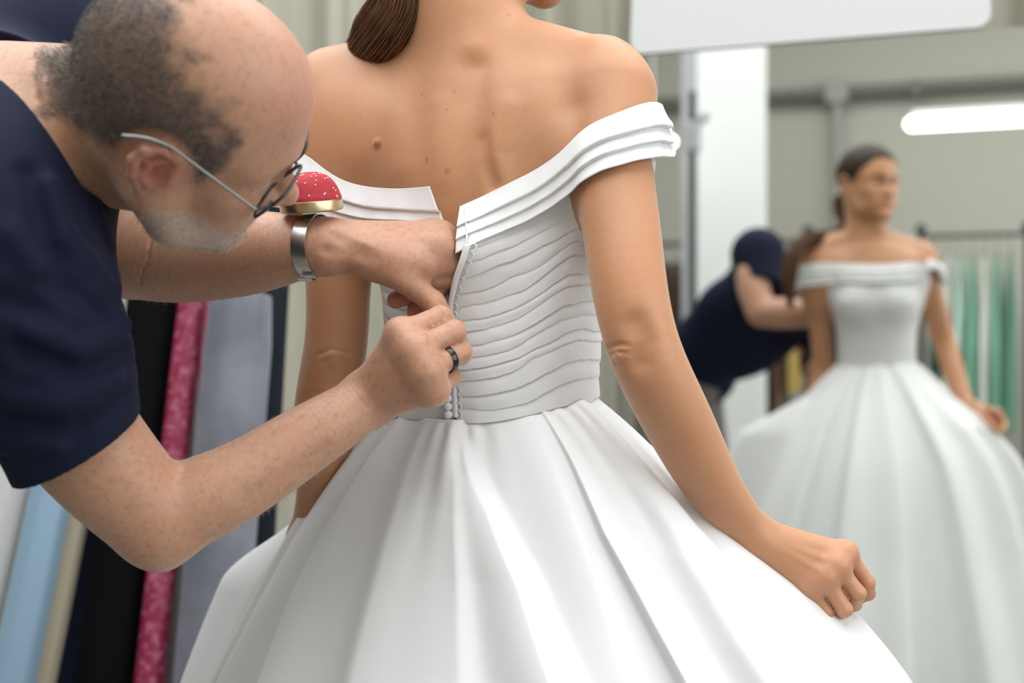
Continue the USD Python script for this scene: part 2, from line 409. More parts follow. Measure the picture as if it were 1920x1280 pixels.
obj('glass', rbox(-.972, .30, MIR, MIR + .006, .03, 1.784), 'mirror_silver', mirror, smooth=False)
obj('backing', rbox(-.972, .30, MIR + .0065, MIR + .03, .02, 1.784), 'dark_backing', mirror)

# ---------------------------------------------------------------- heads and hands shared by the two people
class Frame:
    def __init__(s, o, f, up, scale=1.0):
        s.o = np.asarray(o, float); s.f = unit(f); s.l = unit(np.cross(up, s.f)); s.u = np.cross(s.f, s.l); s.s = scale
        s.rot = np.array([s.f, s.l, s.u])
    def w(s, x, y, z): return s.o + s.s * (x * s.f + y * s.l + z * s.u)
    def local(s, p): return (np.asarray(p) - s.o) @ s.rot.T / s.s
    def el(s, c, r): return EL(s.w(*c), np.array(r) * s.s, s.rot)
    def rc(s, a, b, ra, rb): return RC(s.w(*a), s.w(*b), ra * s.s, rb * s.s)
    def line(s, pts, r):
        return [s.rc(pts[i], pts[i + 1], r if np.ndim(r) == 0 else r[i], r if np.ndim(r) == 0 else r[i + 1]) for i in range(len(pts) - 1)]
def head_sdf(F, jaw=1.0, nose=1.0, female=False, neck=None):
    """origin midway between the ear canals; x forward, y left, z up, metres of an average head"""
    w = F.w
    items = [F.el((-0.004, 0, 0.046), (0.100, 0.077, 0.086)), F.el((0.034, 0, 0.040), (0.060, 0.066, 0.066)),
             F.el((0.046, 0, -0.022), (0.047, 0.058, 0.074))]
    j = 0.052 * jaw
    for s in (1, -1):
        items += [F.rc((0.004, s * j, -0.040), (0.030, s * j * .92, -0.072), 0.019, 0.016), F.rc((0.030, s * j * .92, -0.072), (0.080, s * 0.013, -0.100), 0.016, 0.013),
                  F.rc((0.0, s * .06, 0.0), (0.004, s * j, -0.040), 0.017, 0.019),
                  F.el((0.060, s * 0.043, -0.020), (0.022, 0.020, 0.017)), F.rc((0.088, s * 0.012, 0.022), (0.069, s * 0.046, 0.022), 0.008, 0.008),
                  F.el((0.062, s * 0.027, -0.055), (0.026, 0.024, 0.028))]
    skull = Grp(items, k=0.028)
    nose_g = [F.rc((0.091, 0, 0.010), (0.108 * nose, 0, -0.026), 0.0075, 0.0095), F.el((0.109 * nose, 0, -0.031), (0.010, 0.010, 0.009))]
    for s in (1, -1): nose_g.append(F.el((0.099, s * 0.012, -0.034), (0.011, 0.007, 0.008)))
    lips = [F.rc((0.097, 0, -0.058), (0.086, 0.021, -0.060), 0.0060, 0.003), F.rc((0.097, 0, -0.058), (0.086, -0.021, -0.060), 0.0060, 0.003),
            F.rc((0.095, 0, -0.068), (0.086, 0.019, -0.064), 0.0068, 0.003), F.rc((0.095, 0, -0.068), (0.086, -0.019, -0.064), 0.0068, 0.003)]
    chin = [F.el((0.086, 0, -0.098), (0.014, 0.018, 0.014)), F.el((0.085, 0, -0.062), (0.014, 0.026, 0.022))]
    face = Grp([skull, Grp(nose_g, 0.010), Grp(chin, 0.012)], k=0.014,
               sub=[F.el((0.100, s * 0.031, 0.004), (0.022, 0.019, 0.013)) for s in (1, -1)], ksub=0.016)
    lids = []
    for s in (1, -1):
        lids.append(F.el((0.077, s * 0.031, 0.004), (0.0135, 0.0145, 0.0125)))
    mouth_line = [F.rc((0.1035, 0, -0.0625), (0.089, s * 0.020, -0.0620), 0.0012, 0.0008) for s in (1, -1)]
    face = Grp([face, Grp(lids, 0), Grp(lips, 0.003)], k=0.006, sub=[Grp(mouth_line, 0)] + [F.el((0.108, s * 0.0065, -0.039), (0.004, 0.0032, 0.004)) for s in (1, -1)], ksub=0.003)
    ears = []
    for s in (1, -1):
        e = lambda x, y, z: (x, s * y, z)
        rim = [e(0.010, .074, .006), e(0.008, .080, .022), e(-.006, .086, .032), e(-.020, .089, .026), e(-.025, .088, .010), e(-.020, .083, -.010), e(-.010, .077, -.026)]
        anti = [e(-.004, .080, .018), e(-.013, .083, .010), e(-.013, .082, -.006), e(-.006, .078, -.016)]
        base = F.el(e(-.007, .075, .003), (.018, .0055, .030))
        lobe = F.el(e(-.003, .074, -.029), (.009, .005, .010))
        trag = F.el(e(.009, .076, -.004), (.005, .005, .007))
        ears.append(Grp([base, lobe, trag, Grp(F.line(rim, [.004, .0045, .0048, .0048, .0045, .0045, .004]), .004), Grp(F.line(anti, .0042), .004)], k=.005,
                        sub=[F.el(e(.000, .083, .000), (.0095, .0105, .012)), F.el(e(.001, .076, -.001), (.006, .014, .007))], ksub=.003))
    return Grp([face] + ears, k=0.006)
def finger(pts, r):
    """joints from the knuckle to the tip, with the radii at them"""
    return Grp([RC(pts[i], pts[i + 1], r[i], r[i + 1]) for i in range(len(pts) - 1)], k=0.004)

# ---------------------------------------------------------------- the bride: body
YAW = math.radians(25.0)
BR, BF = V(math.cos(YAW), -math.sin(YAW), 0), V(math.sin(YAW), math.cos(YAW), 0)      # her right, her front
_tz = np.array([0.60, 0.80, 0.92, 1.05, 1.15, 1.22, 1.28, 1.34, 1.40, 1.44, 1.47])
_ta = np.array([.150, .170, .165, .119, .122, .133, .149, .167, .168, .108, .060])
_tb = np.array([.100, .110, .105, .083, .083, .087, .092, .095, .087, .068, .055])
_tf = np.array([.100, .105, .105, .088, .100, .120, .122, .108, .088, .065, .050])
_tx = np.array([-.025, -.025, -.025, -.025, -.024, -.021, -.017, -.012, -.008, -.014, -.025])
_ty = np.array([1.60, 1.60, 1.60, 1.600, 1.600, 1.602, 1.605, 1.608, 1.612, 1.614, 1.616])
def _tab(z):
    return [np.interp(z, _tz, t) for t in (_ta, _tb, _tf, _tx, _ty)]
_zs = np.linspace(.6, 1.47, 200)
from scipy.ndimage import gaussian_filter1d
_tabs = [gaussian_filter1d(np.interp(_zs, _tz, t), 5, mode='nearest') for t in (_ta, _tb, _tf, _tx, _ty)]
def torso_tab(z): return [np.interp(z, _zs, t) for t in _tabs]
def torso_uv(p):
    a, b, f, x, y = torso_tab(p[..., 2]); dx, dy = p[..., 0] - x, p[..., 1] - y
    return dx * BR[0] + dy * BR[1], -(dx * BF[0] + dy * BF[1]), a, b, f
def _torso(p):
    u, v, a, b, f = torso_uv(p); c = np.where(v > 0, b, f)
    k0 = np.sqrt((u / a) ** 2 + (v / c) ** 2); k1 = np.sqrt((u / a ** 2) ** 2 + (v / c ** 2) ** 2) + 1e-9
    d = k0 * (k0 - 1) / k1
    t = p[..., 2] - 1.455; h = np.maximum(.05 - np.abs(d - t), 0)
    return np.maximum(np.maximum(d, t) + h * h / .2, 0.62 - p[..., 2])
def torso_pt(th, z, off=0.0):
    """point of the torso's surface; th = 0 at the middle of the back, + towards her right; off outward"""
    th, z = np.broadcast_arrays(np.asarray(th, float), np.asarray(z, float))
    a, b, f, x, y = torso_tab(z); s, c = np.sin(th), np.cos(th); bb = np.where(c > 0, b, f)
    u, v = a * s, bb * c; n = np.stack([s / a, c / bb], -1); n /= np.linalg.norm(n, axis=-1, keepdims=True)
    u, v = u + n[..., 0] * off, v + n[..., 1] * off
    return np.stack([x + u * BR[0] - v * BF[0], y + u * BR[1] - v * BF[1], z], -1)
def th_at(px, z, off=0.006):
    """the angle at which the torso's back stands at that column of the photograph"""
    t = np.linspace(-1.3, 1.3, 1200); p = torso_pt(t, np.full_like(t, z), off)
    q = p[:, 0] / p[:, 1] * FPX + 960
    return float(np.interp(px, q, t))

sh_r, el_r, wr_r = Q(1150, 175, 1.530), Q(1205, 645, 1.430), Q(1410, 1003, 1.515)
sh_l, el_l, wr_l = Q(606, 186, 1.700), Q(628, 655, 1.640), Q(578, 1004, 1.68)
BH = Frame(V(-0.040, 1.632, 1.637), V(math.sin(math.radians(68)), math.cos(math.radians(68)), 0.03), UP, 1.02)
def arm(sh, pts, radii): return LIMB(pts, radii)
arm_r = arm(sh_r, [sh_r, Q(1149, 290, 1.500), Q(1168, 450, 1.462), el_r, Q(1272, 790, 1.455), Q(1345, 922, 1.49), wr_r], [.046, .0425, .0400, .0370, .0355, .0290, .0225])
arm_l = arm(sh_l, [sh_l, Q(614, 330, 1.68), Q(628, 470, 1.66), el_l, Q(608, 790, 1.62), Q(604, 900, 1.645), wr_l], [.046, .0415, .0375, .0360, .0350, .0290, .0225])
def bride_hand(wr, mcp, pip, dip, tip, thumb, n):
    """n: the unit vector out of the back of the hand"""
    palm = Grp([RC(wr, m, .0185, .0115, n, 1.12) for m in mcp] + [RC(mcp[i], mcp[i + 1], .011, .011) for i in range(3)], k=.012)
    R = [(.0092, .0083, .0074, .0062), (.0094, .0086, .0076, .0063), (.0090, .0082, .0072, .0060), (.0082, .0072, .0064, .0055)]
    fs = [finger([mcp[i], pip[i], dip[i], tip[i]], R[i]) for i in range(4)] + [finger(thumb, (.012, .0105, .009, .0068))]
    g = Grp([palm, Grp(fs, k=.0012)], k=.007, bumps=[BU(m + n * .009, .0022, .008) for m in mcp] + [BL([wr + n * .014, m + n * .009], .0012, .0035) for m in mcp])
    return g
hand_r = bride_hand(wr_r, [Q(1586, 1036, 1.512), Q(1568, 1060, 1.502), Q(1545, 1082, 1.500), Q(1518, 1098, 1.505)],
                    [Q(1626, 1092, 1.520), Q(1608, 1112, 1.505), Q(1584, 1142, 1.500), Q(1550, 1148, 1.505)],
                    [Q(1628, 1112, 1.540), Q(1602, 1132, 1.528), Q(1572, 1152, 1.522), Q(1530, 1152, 1.522)],
                    [Q(1612, 1122, 1.556), Q(1590, 1140, 1.546), Q(1556, 1150, 1.540), Q(1514, 1146, 1.530)],
                    [Q(1465, 1020, 1.53), Q(1520, 1050, 1.555), Q(1570, 1090, 1.565), Q(1600, 1120, 1.565)], unit(V(.2, -.95, .25)))
hand_l = bride_hand(wr_l, [Q(527, 1070, 1.73), Q(530, 1078, 1.71), Q(534, 1088, 1.69), Q(542, 1096, 1.68)],
                    [Q(506, 1094, 1.76), Q(510, 1108, 1.74), Q(516, 1118, 1.72), Q(526, 1122, 1.70)],
                    [Q(506, 1116, 1.77), Q(510, 1128, 1.75), Q(516, 1136, 1.73), Q(525, 1138, 1.71)],
                    [Q(516, 1126, 1.78), Q(520, 1138, 1.76), Q(526, 1144, 1.74), Q(532, 1146, 1.72)],
                    [Q(562, 1050, 1.72), Q(546, 1080, 1.76), Q(532, 1108, 1.78), Q(526, 1128, 1.785)], unit(V(-.5, -.8, .3)))
neck_b, neck_t = V(-0.040, 1.622, 1.43), BH.w(-0.020, 0, -0.02)
neck = [RC(neck_b, neck_t, .058, .052), RC(neck_b, BH.w(-.055, 0, -.005), .050, .040)]
traps = [RC(V(-0.035, 1.612, 1.475), Q(1125, 122, 1.545), .034, .030), RC(V(-0.045, 1.62, 1.475), Q(628, 142, 1.70), .034, .028)]
legs = []
for s in (1, -1):
    hip = V(-.025, 1.6, .86) + BR * s * .075
    legs += [Grp([RC(hip, hip + V(0, 0, -.40), .082, .055), RC(hip + V(0, 0, -.40), hip + V(0, 0, -.76), .052, .036), RC(hip + V(0, 0, -.79), hip + V(0, 0, -.83) + BF * .13, .034, .024)], .03)]
bust = []
for sd in (1, -1): bust.append(EL(torso_pt(math.pi - sd * .55, 1.255, -.035), (.06, .06, .055)))
bust.append(EL(Q(694, 268, 1.672), (.080, .070, .105))); bust.append(EL(Q(655, 330, 1.70), (.050, .055, .10)))
_bt = Grp([FN(_torso, V(-.02, 1.6, 1.05), .50)] + bust, k=.05)
def bpt(px, py, lift=0.0):
    """the point of her bare back at that place of the photograph"""
    z = ZC + (640 - py) / FPX * 1.53
    for _ in range(4):
        p = torso_pt(th_at(px, z, 0), z, lift); z = ZC + (640 - py) / FPX * p[1]
    return torso_pt(th_at(px, z, 0), z, lift)
bride_bumps = [BL([bpt(893, 130), bpt(886, 210), bpt(880, 300), bpt(868, 400), bpt(855, 470)], -.0065, .018),
               BL([bpt(1010, 150), bpt(1030, 240), bpt(1052, 310)], .006, .026), BL([bpt(955, 200), bpt(925, 290), bpt(945, 350)], .0035, .016),
               BL([bpt(1085, 215), bpt(1100, 280)], -.006, .024), BL([bpt(735, 130), bpt(748, 220), bpt(752, 310)], .0045, .026),
               BL([bpt(688, 260), bpt(698, 330)], -.004, .026), BU(bpt(888, 92), .0018, .014),
               BL([bpt(820, 200), bpt(830, 330)], .003, .02),
               BU(surf(_bt, 708, 270), .0032, .0045),
               BU(surf(arm_r, 1163, 668), .003, .010), BL(on(arm_r, [(1140, 652), (1160, 646), (1182, 648)]), -.0030, .0026), BL(on(arm_r, [(1146, 664), (1164, 660), (1178, 664)]), -.0022, .0022), BL(on(arm_r, [(1154, 682), (1172, 676)]), -.0018, .0022), BL(on(arm_r, [(1195, 610), (1208, 640), (1200, 675)]), -.007, .013),
               BU(surf(arm_l, 628, 672), .003, .011), BL(on(arm_l, [(600, 664), (622, 655), (652, 662)]), -.0016, .0028), BL(on(arm_l, [(606, 680), (626, 672), (646, 676)]), -.0012, .0026)]
bride_bumps.append(BL([bpt(901, 262), bpt(908, 300), bpt(924, 345)], -.0050, .009))
for sd in (1, -1):      # collar bones, in front
    bride_bumps.append(BL([torso_pt(math.pi - sd * .15, 1.432), torso_pt(math.pi - sd * .75, 1.432)], .005, .007))
bride_sdf = Grp([Grp([FN(_torso, V(-.02, 1.6, 1.05), .50)] + legs + bust, k=.05), Grp(traps + neck, .035), Grp([arm_r, hand_r], .012), Grp([arm_l, hand_l], .012), head_sdf(BH, .92, .97, True)], k=.038, bumps=bride_bumps)

H = 0.0028
v, f, n = mesh_sdf(bride_sdf, H, (-.40, 1.30, -0.02), (.40, 1.92, 1.83))
base = np.array([0.49, 0.242, 0.124])
tint = np.tile(base, (len(v), 1))
def blend(mask, col):
    m = np.clip(mask, 0, 1)[:, None]; tint[:] = tint * (1 - m) + np.asarray(col) * m
def ball(c, r, soft=0.5): return np.clip((1 - np.linalg.norm(v - c, axis=1) / r) / soft, 0, 1)
mole_c = surf(bride_sdf, 708, 270)
blend(ball(mole_c, .0065, .4) * .75, (.20, .055, .030))
for (px, py, r) in ((925, 213, .0016), (800, 300, .0018), (838, 320, .0022), (790, 178, .0012), (838, 206, .0012), (852, 172, .0011), (955, 28, .0014), (1105, 345, .0012)):
    blend(ball(surf(bride_sdf, px, py), r * 1.6, .5) * .6, (.22, .08, .04))
L = BH.local(v)
lip = np.clip(1 - (np.abs(L[:, 2] + .063) / .0115) ** 2 - (L[:, 1] / .022) ** 2, 0, 1) * (L[:, 0] > .085)
blend(lip * 1.5 * .7, (.42, .13, .10))
brow = sum(np.clip(1.2 - np.abs((L[:, 2] - .026 + .10 * np.abs(np.abs(L[:, 1]) - .032)) / .0042), 0, 1) * (np.abs(L[:, 1]) > .014) * (np.abs(L[:, 1]) < .05) for _ in (0,)) * (L[:, 0] > .06)
blend(brow * .85, (.05, .03, .02))
for hp in (hand_r, hand_l):
    blend(np.clip((.06 - np.linalg.norm(v - hp.c, axis=1)) / .05, 0, 1) * .6, (.52, .27, .185))
bride = thing('person', 'person in a white off-shoulder wedding gown seen from behind, holding out the skirt', 'person')
obj('body', (v, f), 'bride_skin', bride, normals=n, tint=tint)
for s in (1, -1):
    e = trimesh.creation.icosphere(3, .0118 * BH.s); e.apply_translation(BH.w(.0788, s * .031, .003)); obj('eye', e, 'eye_white', bride, smooth=True)
    d = BH.w(.0788, s * .031, .003) + BH.f * .0088 * BH.s
    e = trimesh.creation.icosphere(2, .0062 * BH.s); e.apply_translation(d); obj('iris', e, 'iris', bride, smooth=True)

# ---------------------------------------------------------------- the bride's hair: drawn back into a low ponytail over the left shoulder
mat('bride_hair', {'oi': ('hair_info', {}), 'a': ('attribute', {'attribute': 'tint'}), 'p': ('principled_bsdf', {'base_color': (.105, .048, .023), 'roughness': .5, 'specular_ior_level': .4})}, [])
mat('bride_hair_light', {'p': ('principled_bsdf', {'base_color': (.25, .115, .050), 'roughness': .36, 'specular_ior_level': .6})}, [])
mat('bride_hair_dark', {'p': ('principled_bsdf', {'base_color': (.028, .013, .007), 'roughness': .55, 'specular_ior_level': .25})}, [])
tie = BH.w(-.100, .0, -.010)
def hair_cut(P, D):
    q = BH.local(P); x, y, z = q[..., 0], np.abs(q[..., 1]), q[..., 2]
    D = np.maximum(D, x - np.interp(z, [-.06, -.03, 0, .03, .06, .078, .10, .13], [-.045, -.020, .010, .040, .072, .086, .15, .3]))
    D = np.maximum(D, -(z + .030 + .25 * (x + .06)))
    g = np.arctan2(y, .02 + np.abs(x + .10)) + .4 * z
    return D + .0008 * np.sin(g * 90)
cap = Grp([BH.el((-.004, 0, .047), (.109, .087, .0935)), SP(tie, .022)], .02, cut=hair_cut)
v_, f_, n_ = mesh_sdf(cap, .0028, BH.o - .16, BH.o + .17)
obj('hair', (v_, f_), 'bride_hair_dark', bride, normals=n_)
guide = spline([tie, BH.w(-.125, .012, -.035), Q(746, -8, 1.60), Q(722, 50, 1.615), Q(694, 98, 1.665), Q(672, 130, 1.74), Q(655, 210, 1.805), Q(648, 330, 1.825), Q(646, 480, 1.82)], 30)
gr_ = np.interp(np.linspace(0, 1, 30), [0, .12, .3, .42, .55, .8, 1], [.016, .024, .030, .028, .026, .022, .008])
rh = np.random.default_rng(8)
pony = tag(UsdGeom.Xform.Define(stage, numbered('ponytail', ppath(bride))), 'long brown ponytail over the left shoulder')
obj('core', tube(guide, gr_ * .78, 14), 'bride_hair_dark', pony, smooth=True)
tg = np.gradient(guide, axis=0); tg /= np.linalg.norm(tg, axis=1, keepdims=True)
e1 = np.cross(tg, V(.2, 1, .1)); e1 /= np.linalg.norm(e1, axis=1, keepdims=True); e2 = np.cross(tg, e1)
for nm, mt, cnt in (('strands', 'bride_hair', 1500), ('strands', 'bride_hair_light', 1000), ('strands', 'bride_hair_dark', 600)):
    ph, ra = rh.uniform(0, 2 * np.pi, cnt), np.sqrt(rh.uniform(.45, 1.30, cnt))
    lock = np.round(ph * 2.2) / 2.2; ph = ph * .55 + lock * .45
    s = np.linspace(0, 1, 30)
    an = ph[:, None] + .5 * s + .15 * np.sin(6 * s[None] + 9 * rh.uniform(0, 1, (cnt, 1)))
    rr_ = ra[:, None] * gr_[None] * (1 + .10 * np.sin(9 * s[None] + 20 * rh.uniform(0, 1, (cnt, 1))) * s)
    pts = guide[None] + e1[None] * (np.cos(an) * rr_)[..., None] + e2[None] * (np.sin(an) * rr_ * .8)[..., None]
    cv = UsdGeom.BasisCurves.Define(stage, numbered(nm, ppath(pony)))
    cv.CreateTypeAttr('linear'); cv.CreatePointsAttr(Vt.Vec3fArray.FromNumpy(pts.reshape(-1, 3).astype(np.float32)))
    cv.CreateCurveVertexCountsAttr(Vt.IntArray.FromNumpy(np.full(cnt, 30, np.int32)))
    wd = np.full(30, .00045); wd[-3:] = [.0003, .0002, .0001]
    cv.CreateWidthsAttr(Vt.FloatArray.FromNumpy(np.tile(wd, cnt).astype(np.float32))); cv.SetWidthsInterpolation('vertex')
    UsdShade.MaterialBindingAPI.Apply(cv.GetPrim()).Bind(M(mt))

# ---------------------------------------------------------------- the wedding gown
Z_SEAM = 1.047
gown = tag(UsdGeom.Xform.Define(stage, numbered('wedding_gown', ppath(bride))), 'white satin gown with ruched bodice and full pleated skirt, open at the back')
rng = np.random.default_rng(4)
def gnoise(x, seed): return meshkit.noise(np.stack([np.asarray(x, float), np.full(np.shape(x), 7.3 + seed), np.zeros(np.shape(x))], -1), seed) - 0.5
# the opening down the middle of the back: pixel columns of its two edges against height (gap open above, closed below)
def col_to_z(py, d=1.515): return ZC + (640 - py) / FPX * d
_er = [(386, 866), (420, 864), (450, 862), (520, 846), (570, 841), (640, 843), (700, 848), (740, 851), (790, 853)]
_el = [(348, 805), (400, 824), (430, 840), (455, 852), (520, 842), (570, 838), (640, 841), (700, 846), (740, 849), (790, 851)]
er_z = np.array([col_to_z(p[0]) for p in _er])[::-1]; er_t = np.array([th_at(p[1], col_to_z(p[0])) for p in _er])[::-1]
el_z = np.array([col_to_z(p[0]) for p in _el])[::-1]; el_t = np.array([th_at(p[1], col_to_z(p[0])) for p in _el])[::-1]
def edge_r(z): return np.interp(z, er_z, er_t) + .14 * np.exp(-((z - 1.222) / .050) ** 2)
def edge_l(z): return np.interp(z, el_z, el_t)
def flap(z, d):
    """how far the right-hand edge is lifted off the back, d radians from the edge: the dressmaker's fingers are under it"""
    return .026 * np.exp(-((z - 1.222) / .050) ** 2) * np.clip(1 - np.asarray(d) / .50, 0, 1) ** 2
def seam_z(th):
    t = np.where(np.asarray(th) > math.pi, np.asarray(th) - 2 * math.pi, th)
    r = np.clip((np.abs(t) - .15) / 1.2, 0, 1); r = r * r * (3 - 2 * r); fr = np.clip((np.abs(t) - 1.9) / .9, 0, 1)
    return Z_SEAM + np.where(t > 0, .021, .010) * r * (1 - .6 * fr)
# ---- bodice: one panel each side of the opening would move as one dress: a single sheet from edge to edge round the front
nu, ns = 420, 330
U = np.linspace(0, 1, nu); S = np.linspace(0, 1, ns)
row_s = np.cumsum(np.r_[0, rng.uniform(.5, 1.5, 15)]); row_s /= row_s[-1]
def top_z(th):                 # upper rim of the bodice under the band, for th in 0..2 pi
    x = np.array([0, .25, .6, 1.0, 1.35, 1.9, 2.5, 3.14]); zt = np.array([1.262, 1.270, 1.296, 1.334, 1.340, 1.340, 1.345, 1.347]); zl_ = np.array([1.250, 1.252, 1.256, 1.266, 1.285, 1.325, 1.345, 1.347])
    return np.where(th > math.pi, np.interp(2 * math.pi - th, x, zl_), np.interp(th, x, zt))
P = np.zeros((nu, ns, 3))
for i, u in enumerate(U):
    z = Z_SEAM + S * 0.22
    for _ in range(2):
        th = edge_r(z) * (1 - u) + (2 * math.pi + edge_l(z)) * u
        zs_ = seam_z(th) - .004; z = zs_ + S * (top_z(th) - zs_)
    side = np.where(th > math.pi, -1.0, 1.0); al = np.where(th > math.pi, 2 * math.pi - th, th)
    # tucks: overlapping folds that run level at the waist and climb towards the arm higher up, waver and pinch
    q = np.interp(S, row_s, np.arange(len(row_s))) + .55 * gnoise(th * 2.3 + side * 9, 1) + .85 * S * gnoise(th * 1.5 + 31 + side * 5, 2) + 1.0 * (meshkit.fbm(np.stack([th * 2.1, S * 4.0, side], -1), 3, 5) - .5)
    ph = q - np.floor(q); row = np.floor(q)
    amp = .0002 + .0019 * meshkit.noise(np.stack([th * 2.6, row * 3.7, side], -1), 9)
    lip = np.clip(1 - ph / .6, 0, 1) ** 1.6
    off = .0045 + 1.15 * amp * lip + .0013 * np.sin(np.pi * ph) + .0016 * (meshkit.fbm(np.stack([th * 5, S * 9.0, side + 4], -1), 3, 15) - .5)
    off += np.where(th < math.pi, flap(z, th - edge_r(z)), 0)
    P[i] = torso_pt(th, z, off)
ctrP = P - P.mean(0, keepdims=True).mean(1, keepdims=True); 
for _ in range(2):
    q = P.reshape(-1, 3); dd = ev(_bt, q[:, None], q, .01, .05)[:, 0].reshape(nu, ns)
    d2 = ev(bride_sdf, q[:, None], q, .01, .05)[:, 0].reshape(nu, ns); tu, tv, ta, tb, tf = torso_uv(P); at_ = np.abs(np.arctan2(tu / ta, tv / tb))
    wt = np.clip((1.50 - at_) / .2, 0, 1); dd = np.where(wt > 0, dd * (1 - wt) + np.maximum(np.minimum(dd, d2), -.02) * wt, dd)
    push = gaussian_filter1d(gaussian_filter1d(np.maximum(.003 - dd, 0), 3, axis=0), 3, axis=1)
    o_ = P - torso_pt(np.zeros(1), Z_SEAM, -.083)[0]; o_[..., 2] = 0; o_ /= np.linalg.norm(o_, axis=-1, keepdims=True)
    P += o_ * (1.1 * push)[..., None]
v1, f1, n1 = thicken(P, False, .0012)
obj('bodice', (v1, f1), 'bridal_organza', gown, smooth=True)

# ---- off-shoulder band: one strip from the opening round her right arm, across the front, round the left arm and back
tR = [Q(866, 388, 1.5155), Q(930, 358, 1.508), Q(1000, 322, 1.497), Q(1060, 283, 1.486), Q(1120, 237, 1.474), Q(1180, 203, 1.463), Q(1226, 191, 1.485), Q(1238, 200, 1.535)]
bR = [Q(866, 478, 1.5165), Q(930, 446, 1.508), Q(1000, 412, 1.496), Q(1060, 376, 1.483), Q(1110, 345, 1.462), Q(1170, 314, 1.446), Q(1236, 297, 1.472), Q(1254, 288, 1.532)]
tL = [Q(805, 349, 1.520), Q(760, 353, 1.535), Q(700, 351, 1.556), Q(650, 340, 1.574), Q(610, 318, 1.592), Q(578, 293, 1.615), Q(558, 282, 1.66), Q(562, 280, 1.72)]
bL = [Q(852, 452, 1.520), Q(770, 438, 1.537), Q(700, 436, 1.556), Q(650, 428, 1.572), Q(606, 415, 1.588), Q(566, 400, 1.612), Q(542, 392, 1.66), Q(546, 388, 1.72)]
def front(a, z, off): return torso_pt(math.pi - a, z, off)
tF = [front(a, z, o) for a, z, o in ((1.05, 1.388, .026), (.7, 1.384, .016), (.35, 1.380, .014), (0, 1.378, .014), (-.35, 1.380, .014), (-.7, 1.384, .016), (-1.05, 1.388, .026))]
bF = [front(a, z, o) for a, z, o in ((1.05, 1.348, .020), (.7, 1.326, .016), (.35, 1.320, .016), (0, 1.318, .016), (-.35, 1.320, .016), (-.7, 1.322, .016), (-1.05, 1.318, .020))]
nb_ = 520
T = spline(np.array(tR + [Q(1222, 205, 1.60)] + tF + [Q(585, 275, 1.775)] + tL[::-1]), nb_)
Bt = spline(np.array(bR + [Q(1237, 262, 1.60)] + bF + [Q(570, 384, 1.775)] + bL[::-1]), nb_)
nw = 90; W = np.linspace(0, 1, nw)
out = np.zeros_like(T); d = np.gradient(T, axis=0) + np.gradient(Bt, axis=0)
out = np.cross(d, T - Bt); out /= np.linalg.norm(out, axis=1, keepdims=True)
out = gaussian_filter1d(out, 4, axis=0); out /= np.linalg.norm(out, axis=1, keepdims=True)
ctr = (T + Bt) / 2 - V(-.01, 1.61, 0); ctr[:, 2] = 0
if (out * ctr).sum() < 0: out = -out
GRID = T[:, None] * (1 - W)[None, :, None] + Bt[:, None] * W[None, :, None]
for _ in range(2):      # the cloth lies outside the skin
    q = GRID.reshape(-1, 3); dd = ev(bride_sdf, q[:, None], q, .01, .05)[:, 0].reshape(nb_, nw)
    push = gaussian_filter1d(np.maximum(.0035 - dd, 0).max(1), 7)
    GRID += out[:, None] * (1.15 * push)[:, None, None]
_u, _v, _a, _b, _f = torso_uv(GRID); _th = np.arctan2(_u / _a, _v / _b)
LIFT = np.where((np.arange(nb_) < nb_ * .3)[:, None], flap(GRID[..., 2], np.maximum(_th - edge_r(GRID[..., 2]), 0)), 0)
GRID += out[:, None] * LIFT[..., None]
x = np.linspace(0, 1, nb_)
PB = np.zeros((nb_, nw, 3))
for i in range(nb_):
    sl = math.exp(-((x[i] - .23) / .09) ** 2) + math.exp(-((x[i] - .77) / .09) ** 2)       # over the arms the folds stand off more
    w1, w2 = .46 + .05 * gnoise(x[i] * 30, 3), .73 + .06 * gnoise(x[i] * 26, 4)
    def tier(a, b): 
        t = np.clip((W - a) / (b - a), 0, 1); return np.where((W >= a) & (W < b), t ** 1.5 * (1 - .25 * np.clip((t - .9) / .1, 0, 1)), 0)
    o = (tier(0, w1) * .0045 + tier(w1, w2) * (.004) + tier(w2, 1.001) * .0045) * (.75 + .9 * sl) + .0006
    o += .0012 * np.sin(x[i] * 190 + 3 * W) * np.sin(x[i] * 67) * W + .002 * np.sin(np.pi * W)
    PB[i] = GRID[i] + out[i] * o[:, None]
v1, f1, n1 = thicken(PB if np.cross(PB[1, 0] - PB[0, 0], PB[0, 1] - PB[0, 0]) @ out[0] > 0 else PB[::-1], False, .0014)
obj('shoulder_band', (v1, f1), 'bridal_satin', gown, smooth=True)
# rolled piping along the two edges of the opening, the loops and the covered buttons
zz = np.linspace(Z_SEAM + .002, col_to_z(392), 120)
er_off = .0068 + flap(zz, 0)
obj('edge_piping', tube(gaussian_filter1d(torso_pt(edge_r(zz), zz, er_off), 2, axis=0), .0012, 8), 'bridal_satin', gown, smooth=True)
zl = np.linspace(Z_SEAM + .002, col_to_z(352), 90)
obj('edge_piping', tube(gaussian_filter1d(torso_pt(edge_l(zl) - .004, zl, .0065 + .004 * np.clip((zl - 1.22) / .06, 0, 1)), 2, axis=0), .0016, 8), 'bridal_satin', gown, smooth=True)
